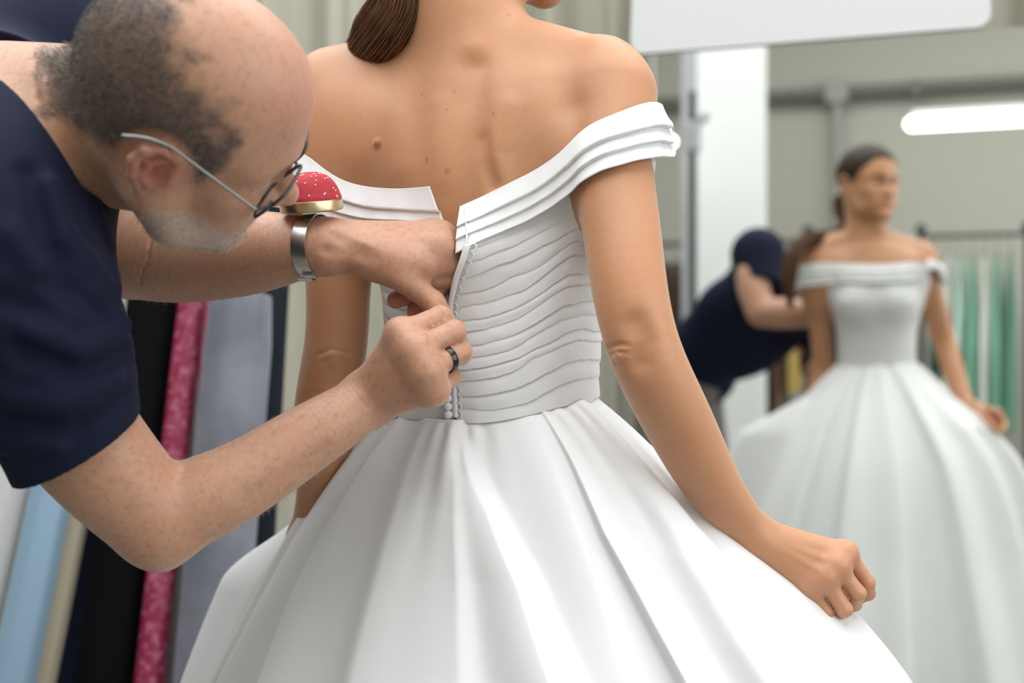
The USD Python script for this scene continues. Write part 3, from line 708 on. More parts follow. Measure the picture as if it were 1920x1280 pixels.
# the facing turned back along the right-hand edge, with the row of button loops sewn to it
zf = np.linspace(Z_SEAM + .002, col_to_z(462), 120); zz, er_off = zf, .0068 + flap(zf, 0)
Pf = np.stack([torso_pt(edge_r(zz) - .012 + w, zz, er_off + .0012 + .0016 * math.sin(math.pi * k / 6)) for k, w in enumerate(np.linspace(0, .050, 7))], 1)
if np.cross(Pf[1, 3] - Pf[0, 3], Pf[0, 4] - Pf[0, 3])[1] > 0: Pf = Pf[::-1]
obj('facing', thicken(Pf, False, .0010)[:2], 'bridal_satin', gown, smooth=True)
for k, py in enumerate(np.arange(468, 786, 15.5)):
    z0 = col_to_z(py); a = np.linspace(-.1, math.pi + .1, 12); z = z0 + .0044 * np.cos(a)
    obj('button_loop', tube(torso_pt(edge_r(z) + .040 + .034 * np.sin(a), z, .0085 + flap(z, .05)), .0007, 6), 'bridal_satin', gown, smooth=True)
    if py > 690:
        s = trimesh.creation.icosphere(2, .0046); s.apply_scale((1, .7, 1)); s.apply_translation(torso_pt(edge_l(z0) - .034, z0, .010))
        obj('covered_button', s, 'bridal_satin', gown, smooth=True)

# ---- skirt: gathered at the waist, drawn out to both sides by her hands, falling in deep folds
nt, nh = 1100, 260
hs = np.concatenate([np.linspace(0, .34, 170), np.linspace(.34, Z_SEAM - .015, nh - 170 + 1)[1:]])
TH = np.linspace(0, 2 * math.pi, nt, endpoint=False)
def ip(h, xs, ys):
    from scipy.interpolate import PchipInterpolator
    return PchipInterpolator(xs, ys)(h)
aR = ip(hs, [0, .03, .09, .19, .31, .60, 1.05], [.124, .160, .222, .322, .430, .56, .70])
aL = ip(hs, [0, .03, .09, .16, .31, .60, 1.05], [.124, .158, .212, .262, .350, .49, .66])
bB = ip(hs, [0, .03, .09, .19, .31, .60, 1.05], [.090, .104, .128, .165, .215, .34, .55])
bF_ = ip(hs, [0, .03, .09, .19, .31, .60, 1.05], [.095, .118, .158, .220, .285, .41, .60])
# folds: (heights, angles, half width, depth, sharp side, sharpness): lines of raised cloth running down the skirt
fo = [((0, .06, .165, .25), (.02, .10, .14, .16), .13, .5, 1, 5), ((0, .093, .159, .249), (.05, .27, .36, .42), .14, 1.2, 1, 5),
      ((0, .05, .12, .25), (.82, .81, .775, .795), .055, .65, -1, 5), ((0, .10, .25), (.66, .64, .60), .12, .40, 1, 1.5), ((0, .07, .15, .227), (1.24, 1.22, 1.11, 1.08), .15, .75, -1, 1.6),
      ((0, .12, .2), (1.33, 1.30, 1.42), .10, .55, 1, 1.5), ((0, .2), (1.55, 1.62), .10, .5, -1, 2), ((0, .10, .22, .27), (-.24, -.19, -.17, -.16), .24, 1.0, -1, 3.2), ((0, .2, .3), (-.62, -.66, -.62), .13, .55, -1, 4),
      ((0, .3), (-.92, -.95), .12, .55, -1, 3), ((0, .3), (-1.22, -1.22), .12, .5, 1, 2), ((0, .2), (-1.55, -1.5), .10, .5, 1, 2),
      ((0, .2), (1.95, 1.98), .14, 1, 1, 2), ((0, .2), (2.3, 2.25), .13, 1, -1, 2.5), ((0, .2), (2.62, 2.6), .13, 1.1, 1, 2.5), ((0, .2), (2.95, 2.95), .12, 1, -1, 2.5), ((0, .2), (3.3, 3.3), .13, 1.1, 1, 2.5),
      ((0, .2), (3.62, 3.66), .13, 1, -1, 2.5), ((0, .2), (3.98, 4.02), .14, 1, 1, 2), ((0, .2), (4.35, 4.4), .14, 1, -1, 2)]
SK = np.zeros((nt, nh, 3)); THs = (TH + math.pi) % (2 * math.pi) - math.pi
for j, h in enumerate(hs):
    s, c = np.sin(TH), np.cos(TH)
    a = np.where(s > 0, aR[j], aL[j]); b = np.where(c > 0, bB[j], bF_[j])
    u, w = a * s, b * c
    n = np.stack([s / a, c / b], 1); n /= np.linalg.norm(n, axis=1, keepdims=True)
    off = np.zeros(nt)
    for hh, tt_, hw, dp, sh, sp in fo:
        t = np.interp(h, hh, tt_); dl = (TH - t + math.pi) % (2 * math.pi) - math.pi; q = dl / hw
        q = np.where(q * sh > 0, q * sp ** .5 * 1.3, q * .75)
        off += dp * np.exp(-q * q) * (  .0045 + .135 * h * (1 - .35 * min(1, h / .6)))
    off -= .0035 + .060 * h
    # drawn out towards the two hands
    up_ = np.interp(h, [.05, .12, .20, .34, 1.05], [0, .25, 1, .8, .2])
    off += .052 * up_ * np.exp(-((THs - 2.02) / .30) ** 2)
    ul = float(ip(h, [0, .09, .155, .24, .34, 1.05], [0, 0, .38, .92, .92, .3]))
    off += .150 * ul * np.exp(-((THs + 1.84) / .22) ** 2) - .035 * ul * np.exp(-((THs + 1.42) / .13) ** 2)
    off += .0030 * math.exp(-h / .07) * min(1, h / .012) * np.sin(THs * 30 + 2.5 * np.sin(THs * 5.3)) * (.5 + .5 * np.sin(THs * 7.1 + 1))
    # small dents and drags in the satin
    off += (.0010 + .012 * min(h, .4)) * (meshkit.fbm(np.stack([np.cos(TH) * 2.2, np.sin(TH) * 2.2, np.full(nt, h * 3.2)], -1), 3, 33) - .5)
    u, w = u + n[:, 0] * off, w + n[:, 1] * off
    x0, y0 = torso_tab(Z_SEAM)[3:]
    SK[:, j] = np.stack([x0 + u * BR[0] - w * BF[0], y0 + u * BR[1] - w * BF[1], seam_z(TH) - h * (seam_z(TH) - .012) / (Z_SEAM - .012)], 1)
v1, f1, n1 = thicken(SK[::-1] if np.cross(SK[1, 60] - SK[0, 60], SK[0, 61] - SK[0, 60]) @ (SK[0, 60] - V(-.02, 1.6, SK[0, 60][2])) < 0 else SK, True, .0012)
obj('skirt', (v1, f1), 'bridal_satin', gown, smooth=True)

# ---------------------------------------------------------------- the dressmaker: body
man = thing('person', 'person in a navy t-shirt and glasses bending over the back of the gown', 'person')
mf = unit(V(.880, .330, -.390))
_u0 = unit(UP - mf * mf[2]); _r0 = np.cross(mf, _u0); RHO = math.radians(50)
_up = math.cos(RHO) * _u0 + math.sin(RHO) * _r0
MH = Frame(Q(298, 330, 1.235) + np.cross(_up, mf) * .086, mf, _up, 1.04)
shR, elR, wrR = Q(-50, 470, 1.26), Q(296, 975, 1.375), Q(690, 748, 1.452)
shL, elL, wrL = Q(95, 105, 1.56), Q(238, 472, 1.640), Q(612, 462, 1.500)
mid = (shR + shL) / 2
armR = LIMB([shR, Q(40, 640, 1.30), Q(160, 830, 1.335), elR], [.066, .060, .0555, .046], 30)
foreR = LIMB([elR, Q(345, 950, 1.378), Q(440, 906, 1.39), Q(560, 832, 1.412), Q(640, 782, 1.43), wrR], [.0445, .0430, .0390, .0345, .0305, .0272])
armL = LIMB([shL, Q(150, 300, 1.62), elL], [.066, .058, .052], 24)
foreL = LIMB([elL, Q(300, 478, 1.622), Q(400, 477, 1.585), Q(500, 470, 1.54), Q(560, 464, 1.515), wrL], [.052, .0535, .0510, .0425, .0345, .0292])
def man_hand(wr, mcp, pip, dip, tip, thumb, n, web=(), r=(.0122, .0106, .0092, .0074)):
    palm = Grp([RC(wr, m, .0235, .0145, n, 1.1) for m in mcp] + [RC(mcp[i], mcp[i + 1], .0142, .0142) for i in range(3)] + list(web), k=.014)
    sc = [1, 1.04, 1.0, .88]
    fs = [finger([mcp[i], pip[i], dip[i], tip[i]], [x * sc[i] for x in r]) for i in range(4)] + [finger(thumb, (.0165, .0135, .0118, .0090))]
    return Grp([palm, Grp(fs, k=.0012)], k=.008, bumps=[BU(m + n * .011, .0022, .010) for m in mcp] + [BU(p + n * .008, .0014, .008) for p in pip] + [BL([wr + n * .017, m + n * .011], .0013, .0045) for m in mcp])
nR = unit(V(-.50, -.76, -.30))
handR = man_hand(wrR, [Q(752, 626, 1.412), Q(776, 658, 1.398), Q(796, 694, 1.396), Q(812, 730, 1.406)],
                 [Q(826, 594, 1.436), Q(852, 622, 1.424), Q(864, 660, 1.428), Q(846, 706, 1.436)],
                 [Q(836, 614, 1.470), Q(858, 640, 1.462), Q(864, 666, 1.464), Q(842, 714, 1.466)],
                 [Q(824, 632, 1.488), Q(842, 650, 1.484), Q(846, 672, 1.484), Q(828, 714, 1.484)],
                 [Q(730, 690, 1.462), Q(776, 666, 1.485), Q(822, 654, 1.492), Q(846, 650, 1.494)], nR, r=(.0126, .0112, .0096, .0078))
nL = unit(V(-.05, -.80, .60))
handL = man_hand(wrL, [Q(796, 494, 1.494), Q(822, 464, 1.500), Q(826, 448, 1.518), Q(812, 440, 1.532)],
                 [Q(846, 498, 1.506), Q(856, 478, 1.512), Q(852, 468, 1.528), Q(838, 466, 1.540)],
                 [Q(840, 522, 1.512), Q(842, 522, 1.520), Q(832, 530, 1.530), Q(822, 530, 1.540)],
                 [Q(808, 526, 1.508), Q(780, 584, 1.518), Q(742, 562, 1.520), Q(758, 556, 1.535)],
                 [Q(712, 500, 1.496), Q(764, 528, 1.486), Q(812, 566, 1.488), Q(838, 604, 1.496)], nL,
                 web=[RC(Q(700, 480, 1.496), Q(772, 505, 1.492), .024, .018)], r=(.0126, .0115, .0108, .0096))
mneck = [RC(V(-.485, 1.395, 1.352), MH.w(-.022, 0, -.020), .064, .058), RC(V(-.500, 1.385, 1.360), MH.w(-.040, 0, -.010), .055, .046), RC(V(-.47, 1.38, 1.325), MH.w(.01, 0, -.06), .050, .046)]
NK = Grp(mneck + [head_sdf(MH, 1.05, 1.05)], .03)
SPN = unit(V(-.56, -.02, -.50)); pelvis = V(-1.00, 1.36, .99)
chest_n = unit(np.cross(shL - shR, SPN))                          # out of the chest, down and forward
def trunk(g):
    rot = np.array([unit(shL - shR), chest_n, SPN])
    c1, c2 = mid + SPN * .13 + chest_n * .02, mid + SPN * .33 + chest_n * .03
    return [EL(c1, (.185 + g, .115 + g, .19 + g), rot), EL(c2, (.170 + g, .115 + g, .20 + g), rot), EL(pelvis, (.165 + g, .125 + g, .16 + g), rot)]
mlegs = []
for s in (1, -1):
    hip = pelvis + V(.0, .09 * s, -.02); kn = V(-.93, 1.36 + .12 * s, .52); an = V(-1.02, 1.36 + .13 * s, .10)
    mlegs += [Grp([RC(hip, kn, .088, .062), RC(kn, an, .060, .042), RC(an + V(0, 0, -.05), an + V(.16, 0, -.065), .042, .030)], .03)]
m_bumps = [BL(on(foreR, [(662, 716), (690, 745), (722, 786)]), -.0011, .0020), BL(on(foreR, [(671, 713), (700, 742), (730, 782)]), -.0012, .0020), BL(on(foreR, [(654, 726), (680, 755), (708, 790)]), -.0008, .0020),
           BL([MH.w(-.07, -.045, -.02), MH.w(-.06, -.062, -.06)], -.003, .006), BL(on(NK, [(66, 110), (74, 190), (112, 285)]), -.0016, .0042), BL(on(NK, [(90, 120), (100, 200), (140, 295)]), -.0013, .004),
           BL(on(Grp([armL, foreL], .01), [(290, 396), (286, 440), (276, 490), (262, 530)], 1.4, 1.8), -.0022, .0022),
           BU(Q(300, 1050, 1.37), .004, .016), BL([Q(470, 935, 1.36), Q(600, 850, 1.39)], -.002, .012),
           BL([Q(620, 425, 1.475), Q(720, 470, 1.465)], .0016, .005), BL([Q(610, 470, 1.47), Q(700, 480, 1.468)], -.0025, .006), BL([Q(640, 445, 1.472), Q(690, 490, 1.468)], -.0022, .007)]
man_sdf = Grp([Grp(trunk(0), .08), Grp(mneck, .03), Grp([armR, foreR, handR], .010), Grp([armL, foreL, handL], .010), head_sdf(MH, 1.05, 1.05)] + mlegs, k=.03, bumps=m_bumps)
v, f, n = mesh_sdf(man_sdf, 0.0030, (-1.25, 1.0, 0.0), (.02, 1.82, 1.56))
tint = np.tile(np.array([0.475, 0.262, 0.165]), (len(v), 1))
L = MH.local(v); on_head = np.linalg.norm(L - V(.0, 0, .02), axis=1) < .16
nz = meshkit.fbm(v * 60, 3, 2) - .5; nz2 = meshkit.fbm(v * 260, 2, 5) - .5
def scalp(L, nz):
    """1 where short hair grows: the sides and the back of the head, not the crown or the forehead"""
    bald = np.linalg.norm((L - V(.068, 0, .120)) * V(.85, 1.0, 1.0), axis=1)
    a = np.clip((bald - .080 + nz * .05) / .030, 0, 1)
    front = np.clip((.046 + .10 * (L[:, 2] - .03) - L[:, 0] + nz * .012) / .008, 0, 1)
    low = np.clip((L[:, 2] + .010 + np.clip(-L[:, 0], 0, .1) * .30 + nz * .03) / .02, 0, 1)
    ear = np.clip((np.linalg.norm((L - V(-.006, 0, .0)) * V(1, 0, .8), axis=1) - .030) / .006, 0, 1)
    return a * front * low * np.where(np.abs(L[:, 1]) > .05, ear, 1)
hm = scalp(L, nz) * on_head
red = np.clip(1 - np.linalg.norm((L - V(.085, 0, .085)) * V(1, .7, .8), axis=1) / .075, 0, 1) * on_head
blend(red * 1.1 * .6, (.46, .205, .150))
blend(np.clip(1 - np.linalg.norm(L - V(-.008, -.082, .005), axis=1) / .040, 0, 1) * 1.6 * .7, (.40, .135, .085))
blend(hm * (.80 + nz2 * .5), (.070, .056, .045))
beard = np.clip((-.028 - L[:, 2] + nz * .02 - np.clip(L[:, 0] - .03, 0, 1) * .4) / .014, 0, 1) * np.clip((L[:, 0] + .002) / .012, 0, 1) * on_head * (L[:, 2] > -.135)
blend(beard * (.6 + nz2 * .6), (.42, .36, .32))
for tp in (Q(780, 584, 1.518), Q(742, 562, 1.520), Q(846, 672, 1.484)): blend(ball(tp, .020, .6) * .7, (.46, .17, .125))
for hp, a in ((handR, .35), (handL, .35)):
    blend(np.clip((.085 - np.linalg.norm(v - hp.c, axis=1)) / .05, 0, 1) * a, (.47, .235, .150))
obj('body', (v, f), 'man_skin', man, normals=n, tint=tint)
# short grey hair, and the stubble of the beard, as strands
def strands(name, count, mask, col_mats, length, seed, label=None, comb=None, lie=.7, wd=(.00022, .00018, .00006)):
    r = np.random.default_rng(seed); tri = np.vstack([f[:, [0, 1, 2]], f[:, [0, 2, 3]]])
    w = mask[tri].mean(1) * np.linalg.norm(np.cross(v[tri[:, 1]] - v[tri[:, 0]], v[tri[:, 2]] - v[tri[:, 0]]), axis=1)
    pick = r.choice(len(tri), count, p=w / w.sum()); b = r.dirichlet((1, 1, 1), count)
    p = (v[tri[pick]] * b[..., None]).sum(1); nn = (n[tri[pick]] * b[..., None]).sum(1)
    comb = MH.f * -.5 - MH.u * .9 if comb is None else comb
    for k, m in enumerate(col_mats):
        s = np.arange(count) % len(col_mats) == k; q, g = p[s], nn[s]; c = len(q)
        d = g * lie + comb * .55 + r.normal(0, .28, (c, 3)); d /= np.linalg.norm(d, axis=1, keepdims=True)
        ln = length * r.uniform(.6, 1.2, (c, 1))
        pts = np.stack([q, q + (g * .5 + d * .5) * ln * .5, q + d * ln], 1)
        cv = UsdGeom.BasisCurves.Define(stage, numbered(name, ppath(man)))
        cv.CreateTypeAttr('linear'); cv.CreatePointsAttr(Vt.Vec3fArray.FromNumpy(pts.reshape(-1, 3).astype(np.float32)))
        cv.CreateCurveVertexCountsAttr(Vt.IntArray.FromNumpy(np.full(c, 3, np.int32)))
        cv.CreateWidthsAttr(Vt.FloatArray.FromNumpy(np.tile(list(wd), c).astype(np.float32))); cv.SetWidthsInterpolation('vertex')
        UsdShade.MaterialBindingAPI.Apply(cv.GetPrim()).Bind(M(m))
        tag(cv, label=label)
plain('hair_dark', (.045, .035, .028), .5); plain('hair_grey', (.20, .18, .165), .5); plain('hair_white', (.55, .52, .49), .5)
strands('hair', 16000, np.clip(hm, 0, 1) ** 2, ['hair_dark', 'hair_dark', 'hair_grey'], .0048, 3, 'short grey hair on the sides and back of the head')
strands('stubble', 2600, beard, ['hair_white', 'hair_grey'], .0028, 4, 'white stubble along the jaw')
plain('hair_fine', (.46, .36, .27), .45)
def along(a, b, r): return np.clip((r - seg_dist(v, a, b)) / .01, 0, 1)
strands('arm_hair', 2600, along(Q(380, 930, 1.385), Q(640, 782, 1.43), .055), ['hair_fine', 'hair_fine', 'hair_grey'], .0055, 6, 'fine pale hairs on the near forearm', unit(wrR - elR) * .9 + V(0, 0, -.9), .28, (.00011, .00009, .00004))
strands('arm_hair', 1600, along(Q(330, 478, 1.61), Q(560, 464, 1.515), .065), ['hair_fine', 'hair_grey'], .0055, 7, 'fine hairs on the far forearm', unit(wrL - elL) * .9 + V(0, 0, -.8), .28, (.00011, .00009, .00004))
for s in (1, -1):
    e = trimesh.creation.icosphere(3, .0118 * MH.s); e.apply_translation(MH.w(.0790, s * .031, .001)); obj('eye', e, 'eye_white', man, smooth=True)
# ---------------------------------------------------------------- his navy t-shirt and trousers
hemR_c, hemR_d = Q(140, 838, 1.325), unit(elR - Q(20, 560, 1.29))
hemL_c, hemL_d = shL + (elL - shL) * .55, unit(elL - shL)
def sleeve(pts, radii, hc, hd):
    return Grp([LIMB(pts, radii, 12)], 0, cut=lambda P, D: np.maximum(D, (P - hc) @ hd))
sl_R = sleeve([shR, Q(78, 640, 1.290), hemR_c, Q(215, 960, 1.35)], [.092, .079, .0655, .064], hemR_c, hemR_d)
sl_L = sleeve([shL, shL + (elL - shL) * .5, elL], [.088, .072, .068], hemL_c, hemL_d)
shirt_base = Grp([Grp(trunk(.009), .08), sl_R, sl_L, RC(V(-.60, 1.42, 1.345), shL + V(-.02, -.01, -.012), .105, .084), EL(Q(105, 470, 1.37), (.052, .09, .075)), RC(V(-.505, 1.40, 1.345), V(-.45, 1.375, 1.322), .083, .078)], k=.045,
                sub=[RC(Q(30, 165, 1.37), MH.w(-.02, 0, -.02), .066, .080)], ksub=.006)
def wr(pts, amp, r): return BL(on(shirt_base, [p[:2] for p in pts], 1.0, 1.6), amp, r)
folds_sh = [wr([(60, 620, 1.22), (150, 655, 1.225), (232, 610, 1.25)], 0.0102, 0.0102), wr([(40, 660, 1.225), (150, 700, 1.23), (235, 660, 1.26)], -0.0102, 0.0102),
            wr([(10, 740, 1.24), (120, 760, 1.25), (215, 715, 1.27)], 0.0093, 0.0110), wr([(10, 785, 1.25), (130, 800, 1.26), (235, 740, 1.28)], -0.0085, 0.0102),
            wr([(0, 830, 1.27), (110, 840, 1.27)], 0.0068, 0.0085), wr([(90, 350, 1.24), (120, 440, 1.22), (190, 520, 1.23)], 0.0102, 0.0119), wr([(60, 330, 1.24), (85, 450, 1.22), (120, 540, 1.21)], -0.0102, 0.0110),
            wr([(20, 440, 1.20), (70, 500, 1.20)], 0.0085, 0.0119), wr([(100, 530, 1.21), (160, 560, 1.22), (205, 600, 1.25)], -0.0102, 0.0085), wr([(0, 560, 1.20), (90, 590, 1.21)], -0.0068, 0.0102),
            wr([(180, 400, 1.28), (205, 470, 1.30), (215, 540, 1.31)], 0.0085, 0.0102)]
shirt_sdf = Grp([Grp(trunk(.009), .08), sl_R, sl_L, RC(V(-.60, 1.42, 1.345), shL + V(-.02, -.01, -.012), .105, .084), EL(Q(105, 470, 1.37), (.052, .09, .075)), RC(V(-.505, 1.40, 1.345), V(-.45, 1.375, 1.322), .083, .078)], k=.045, bumps=folds_sh,
                sub=[RC(Q(30, 165, 1.37), MH.w(-.02, 0, -.02), .066, .080)], ksub=.006)
col_c, col_n = V(-.448, 1.375, 1.330), unit(V(.80, -.10, -.55))
hem_c = pelvis - SPN * .02; 
shirt_sdf.cut = lambda P, D: np.maximum(D, (P - pelvis) @ unit(V(-.35, 0, -.9)) - .11)
v, f, n = mesh_sdf(shirt_sdf, 0.0035, (-1.30, .95, .70), (.0, 1.85, 1.62))
obj('shirt', (v, f), 'navy_jersey', man, normals=n)
ring_t = np.linspace(-1, 1, 24)
cloth('trouser_cotton', (.16, .15, .14), .8, 1500., .2, .1)
v, f, n = mesh_sdf(Grp([EL(pelvis, (.178, .17, .15))] + [RC(pelvis + V(0, .09 * s, -.02), V(-.93, 1.36 + .12 * s, .52), .104, .080) for s in (1, -1)] + [RC(V(-.93, 1.36 + .12 * s, .52), V(-1.02, 1.36 + .13 * s, .10), .080, .068) for s in (1, -1)], .03), .007, (-1.30, 1.0, 0.0), (-.6, 1.8, 1.25))
obj('trousers', (v, f), 'trouser_cotton', man, normals=n)
# ---------------------------------------------------------------- glasses, pincushion bracelet, ring
plain('steel', (.78, .77, .74), .30, metallic=1.0); plain('brushed_gold', (.66, .55, .33), .30, metallic=1.0); plain('dark_frame', (.02, .022, .035), .25)
plain('temple_metal', (.30, .29, .27), .35, metallic=1.0)
mat('lens', {'t': ('transparent_bsdf', {'color': (.97, .98, 1.0)}), 'g': ('glossy_bsdf', {'roughness': 0.0}), 'm': ('mix_closure', {'fac': 0.12})},
    [('t.BSDF', 'm.closure1'), ('g.BSDF', 'm.closure2')], 'm.closure')
glasses = thing('glasses', 'thin metal glasses on the face of the man in navy', 'glasses')
GX, GZ = .1060, -.002
def lens_outline(s, grow=0.0, n=40):
    a = np.linspace(0, 2 * np.pi, n, endpoint=False); c, d = np.cos(a), np.sin(a); e = 2 / 4.0
    y = (.0275 + grow) * np.sign(c) * np.abs(c) ** e; z = (.0215 + grow) * np.sign(d) * np.abs(d) ** e
    return np.array([MH.w(GX - .17 * abs(y_ + s * .034) + .34 * z_, s * .034 + y_, GZ + z_) for y_, z_ in zip(y, z)])
for s in (1, -1):
    o = lens_outline(s); ring_p = np.vstack([o, o[:2]])
    obj('rim', tube(ring_p, .0016, 8, False), 'dark_frame', glasses, smooth=True)
    o = lens_outline(s, -.0005); c = o.mean(0) + MH.f * .002
    vv = np.vstack([o, c[None]]); k = len(o); ff = np.array([[i, (i + 1) % k, k] for i in range(k)])
    obj('lens', (np.vstack([vv, vv - MH.f * .0015]), np.vstack([ff, ff[:, ::-1] + k + 1])), 'lens', glasses, smooth=True)
    hinge = MH.w(GX - .012, s * .066, GZ + .006); t0 = MH.w(GX - .022, s * .078, GZ + .008); ear_p = MH.w(-.004, s * .089, .040); tip = MH.w(-.040, s * .088, .028)
    obj('hinge', tube([MH.w(GX - .010, s * .058, GZ + .006), hinge, t0], .0016, 8), 'dark_frame', glasses, smooth=True)
    obj('temple', tube([t0, t0 * .5 + ear_p * .5, ear_p], .0017, 8), 'temple_metal', glasses, smooth=True)
    obj('temple_tip', tube(spline([ear_p, MH.w(-.022, s * .0885, .037), tip], 8), [.0018, .0021, .0024, .0026, .0026, .0026, .0026, .0024], 8), 'temple_metal', glasses, smooth=True)
obj('bridge', tube(spline([MH.w(GX - .001, .009, GZ + .004), MH.w(GX + .003, 0, GZ + .008), MH.w(GX - .001, -.009, GZ + .004)], 9), .0015, 8), 'dark_frame', glasses, smooth=True)
# pincushion on its steel spring bracelet
pc = thing('pincushion_bracelet', 'red velvet pincushion with white pin heads on a steel wrist bracelet', 'pincushion')
ax = unit(wrL - Q(560, 464, 1.515)); PCc = Q(590, 462, 1.503)
side = unit(V(0, -.93, .37)); 
up_c = unit(UP - ax * (UP @ ax)); sd_c = np.cross(ax, up_c)
if sd_c[1] > 0: sd_c = -sd_c                                       # towards the camera
a = np.linspace(math.radians(92), math.radians(-62), 40); a2 = np.linspace(math.radians(88), math.radians(242), 40)
def band_part(ang, r0):
    c = np.array([PCc + (up_c * math.sin(t) * r0 + sd_c * math.cos(t) * r0 * .93) for t in ang])
    w = .0088
    o = np.array([unit(up_c * math.sin(t) + sd_c * math.cos(t)) for t in ang])
    Pg = np.stack([c + ax * x + o * .0004 * (1 - (x / w) ** 2) for x in np.linspace(-w, w, 7)], 1)
    if np.cross(Pg[1, 3] - Pg[0, 3], Pg[0, 4] - Pg[0, 3]) @ o[0] < 0: Pg = Pg[::-1]
    return thicken(Pg, False, .0011)
for ang in (a, a2):
    vv, ff, _ = band_part(ang, .0345); obj('bracelet_arm', (vv, ff), 'steel', pc, smooth=40)
curl = [PCc + up_c * math.sin(a[-1]) * .0345 + sd_c * math.cos(a[-1]) * .0345 * .93 + (unit(up_c * math.sin(a[-1]) + sd_c * math.cos(a[-1])) * (.0030 - .0030 * math.cos(t)) + unit(-up_c * math.cos(a[-1]) + sd_c * math.sin(a[-1])) * .0046 * math.sin(t)) for t in np.linspace(0, 3.6, 12)]
Pg = np.stack([np.array(curl) + ax * x for x in np.linspace(-.0088, .0088, 5)], 1); vv, ff, _ = thicken(Pg, False, .0009); obj('curled_end', (vv, ff), 'steel', pc, smooth=40)
pu = unit(up_c + sd_c * .16); Rp = np.array([ax, np.cross(pu, ax), pu]).T
def place(m, c):
    T = np.eye(4); T[:3, :3] = Rp; T[:3, 3] = c; m = m.copy(); m.apply_transform(T); return m
pb = PCc + pu * .0365 + ax * .0005
prof = [(0, 0), (.030, 0), (.0325, .0008), (.0332, .002), (.0332, .0105), (.0325, .0118), (.0312, .0122), (.0308, .010), (0, .010)]
obj('tray', place(lathe(prof, 72), pb), 'brushed_gold', pc, smooth=35)
tq = np.linspace(0, math.pi / 2, 26); rr = .0322 * np.cos(tq) ** .80; zz_ = .0095 + .0325 * np.sin(tq) ** 1.05
rr[:6] += .0006 * np.sin(np.linspace(0, math.pi, 6))
dome_m = lathe(np.r_[[(0, .0095)], np.c_[rr, zz_]], 64)
mottled('red_velvet', (.33, .012, .020), (.42, .022, .030), 60.0, 0.75, bump=(1600.0, .3, .0008), sheen_weight=.12, sheen_tint=(1, .55, .5))
obj('cushion', place(dome_m, pb), 'red_velvet', pc, smooth=40)
plain('pearl', (.85, .80, .74), .2)
pr = np.random.default_rng(12)
for k in range(34):
    t = pr.uniform(.12, 1.25) if k > 9 else pr.uniform(.95, 1.3); ph = pr.uniform(-2.9, .2) if k > 5 else pr.uniform(.2, 3.3)
    r_, z_ = .0322 * math.cos(t) ** .80, .0095 + .0325 * math.sin(t) ** 1.05
    s = trimesh.creation.icosphere(2, .00085); s.apply_translation((r_ * math.cos(ph) * 1.01, r_ * math.sin(ph) * 1.01, z_ + .0004))
    obj('pin_head', place(s, pb), 'pearl', pc, smooth=True)
# black ring on the right hand
rg = thing('ring', 'black faceted ring on the finger of the hand at the buttons', 'ring')
rc_, rd = Q(838, 673, 1.417), unit(Q(864, 660, 1.428) - Q(796, 694, 1.396)); ra_ = unit(np.cross(rd, UP)); rb_ = np.cross(rd, ra_)
plain('black_ceramic', (.012, .012, .013), .18)
rp = lathe([(.0122, -.0034), (.0136, -.0034), (.0142, -.0020), (.0142, .0020), (.0136, .0034), (.0122, .0034), (.0122, -.0034)], 40)
T_ = np.eye(4); T_[:3, :3] = np.array([ra_, rb_, rd]).T; T_[:3, 3] = rc_; rp.apply_transform(T_)
obj('band', rp, 'black_ceramic', rg, smooth=25)

# ---------------------------------------------------------------- behind the people: fabric rolls, curtain, board over the mirror
def roll(name, label, mt, p0, p1, r, top, group=None):
    """a bolt of cloth standing on the floor and leaning; p0, p1 two points of its axis"""
    d = unit(p1 - p0); 
    if d[2] < 0: d = -d
    a = p0 + d * ((.012 - p0[2]) / d[2]); b = p0 + d * ((top - p0[2]) / d[2]); ln = np.linalg.norm(b - a)
    t = thing(name, label, 'fabric roll', group)
    e1 = unit(np.cross(d, V(0, 1, 0))); e2 = np.cross(d, e1); R_ = np.array([e1, e2, d]).T
    T_ = np.eye(4); T_[:3, :3] = R_; T_[:3, 3] = a + e1 * 0
    n = 56; ang = np.linspace(0, 2 * np.pi, n, endpoint=False); nz_ = 14
    rows = []
    for k in range(nz_ + 1):
        s = k / nz_; e = r * (1 + .03 * np.sin(3 * ang + 5 * s + r * 90) + .02 * np.sin(7 * ang - 3 * s)) * (1 - .10 * max(0, (s - .97) / .03) ** 2)
        lapp = .0025 * np.clip(1 - ((ang - 4.4 - .1 * s) % (2 * np.pi)) / .25, 0, 1)
        rows.append(np.c_[(e + lapp) * np.cos(ang), (e + lapp) * np.sin(ang), np.full(n, s * ln)])
    vv = np.concatenate(rows); ff = np.array([[k * n + i, k * n + (i + 1) % n, (k + 1) * n + (i + 1) % n, (k + 1) * n + i] for k in range(nz_) for i in range(n)])
    tri = np.vstack([ff[:, [0, 1, 2]], ff[:, [0, 2, 3]]])
    q = min(.022, r * .55); inner = np.c_[q * np.cos(ang), q * np.sin(ang), np.full(n, ln - .004)]
    k0 = nz_ * n; vv = np.vstack([vv, inner, [[0, 0, 0]]]); k1 = (nz_ + 1) * n
    i = np.arange(n); j = (i + 1) % n
    tri = np.vstack([tri, np.c_[k0 + i, k0 + j, k1 + j], np.c_[k0 + i, k1 + j, k1 + i], np.c_[i * 0 + len(vv) - 1, j, i]])
    m = trimesh.Trimesh(vv, tri, process=False); m.apply_transform(T_); obj('cloth', m, mt, t, smooth=50)
    c = trimesh.creation.annulus(q - .004, q, ln + .03 - .01); c.apply_translation((0, 0, (ln + .02) / 2)); c.apply_transform(T_)
    obj('cardboard_tube', c, 'cardboard', t, smooth=40)
    return t
plain('cardboard', (.42, .30, .19), .85)
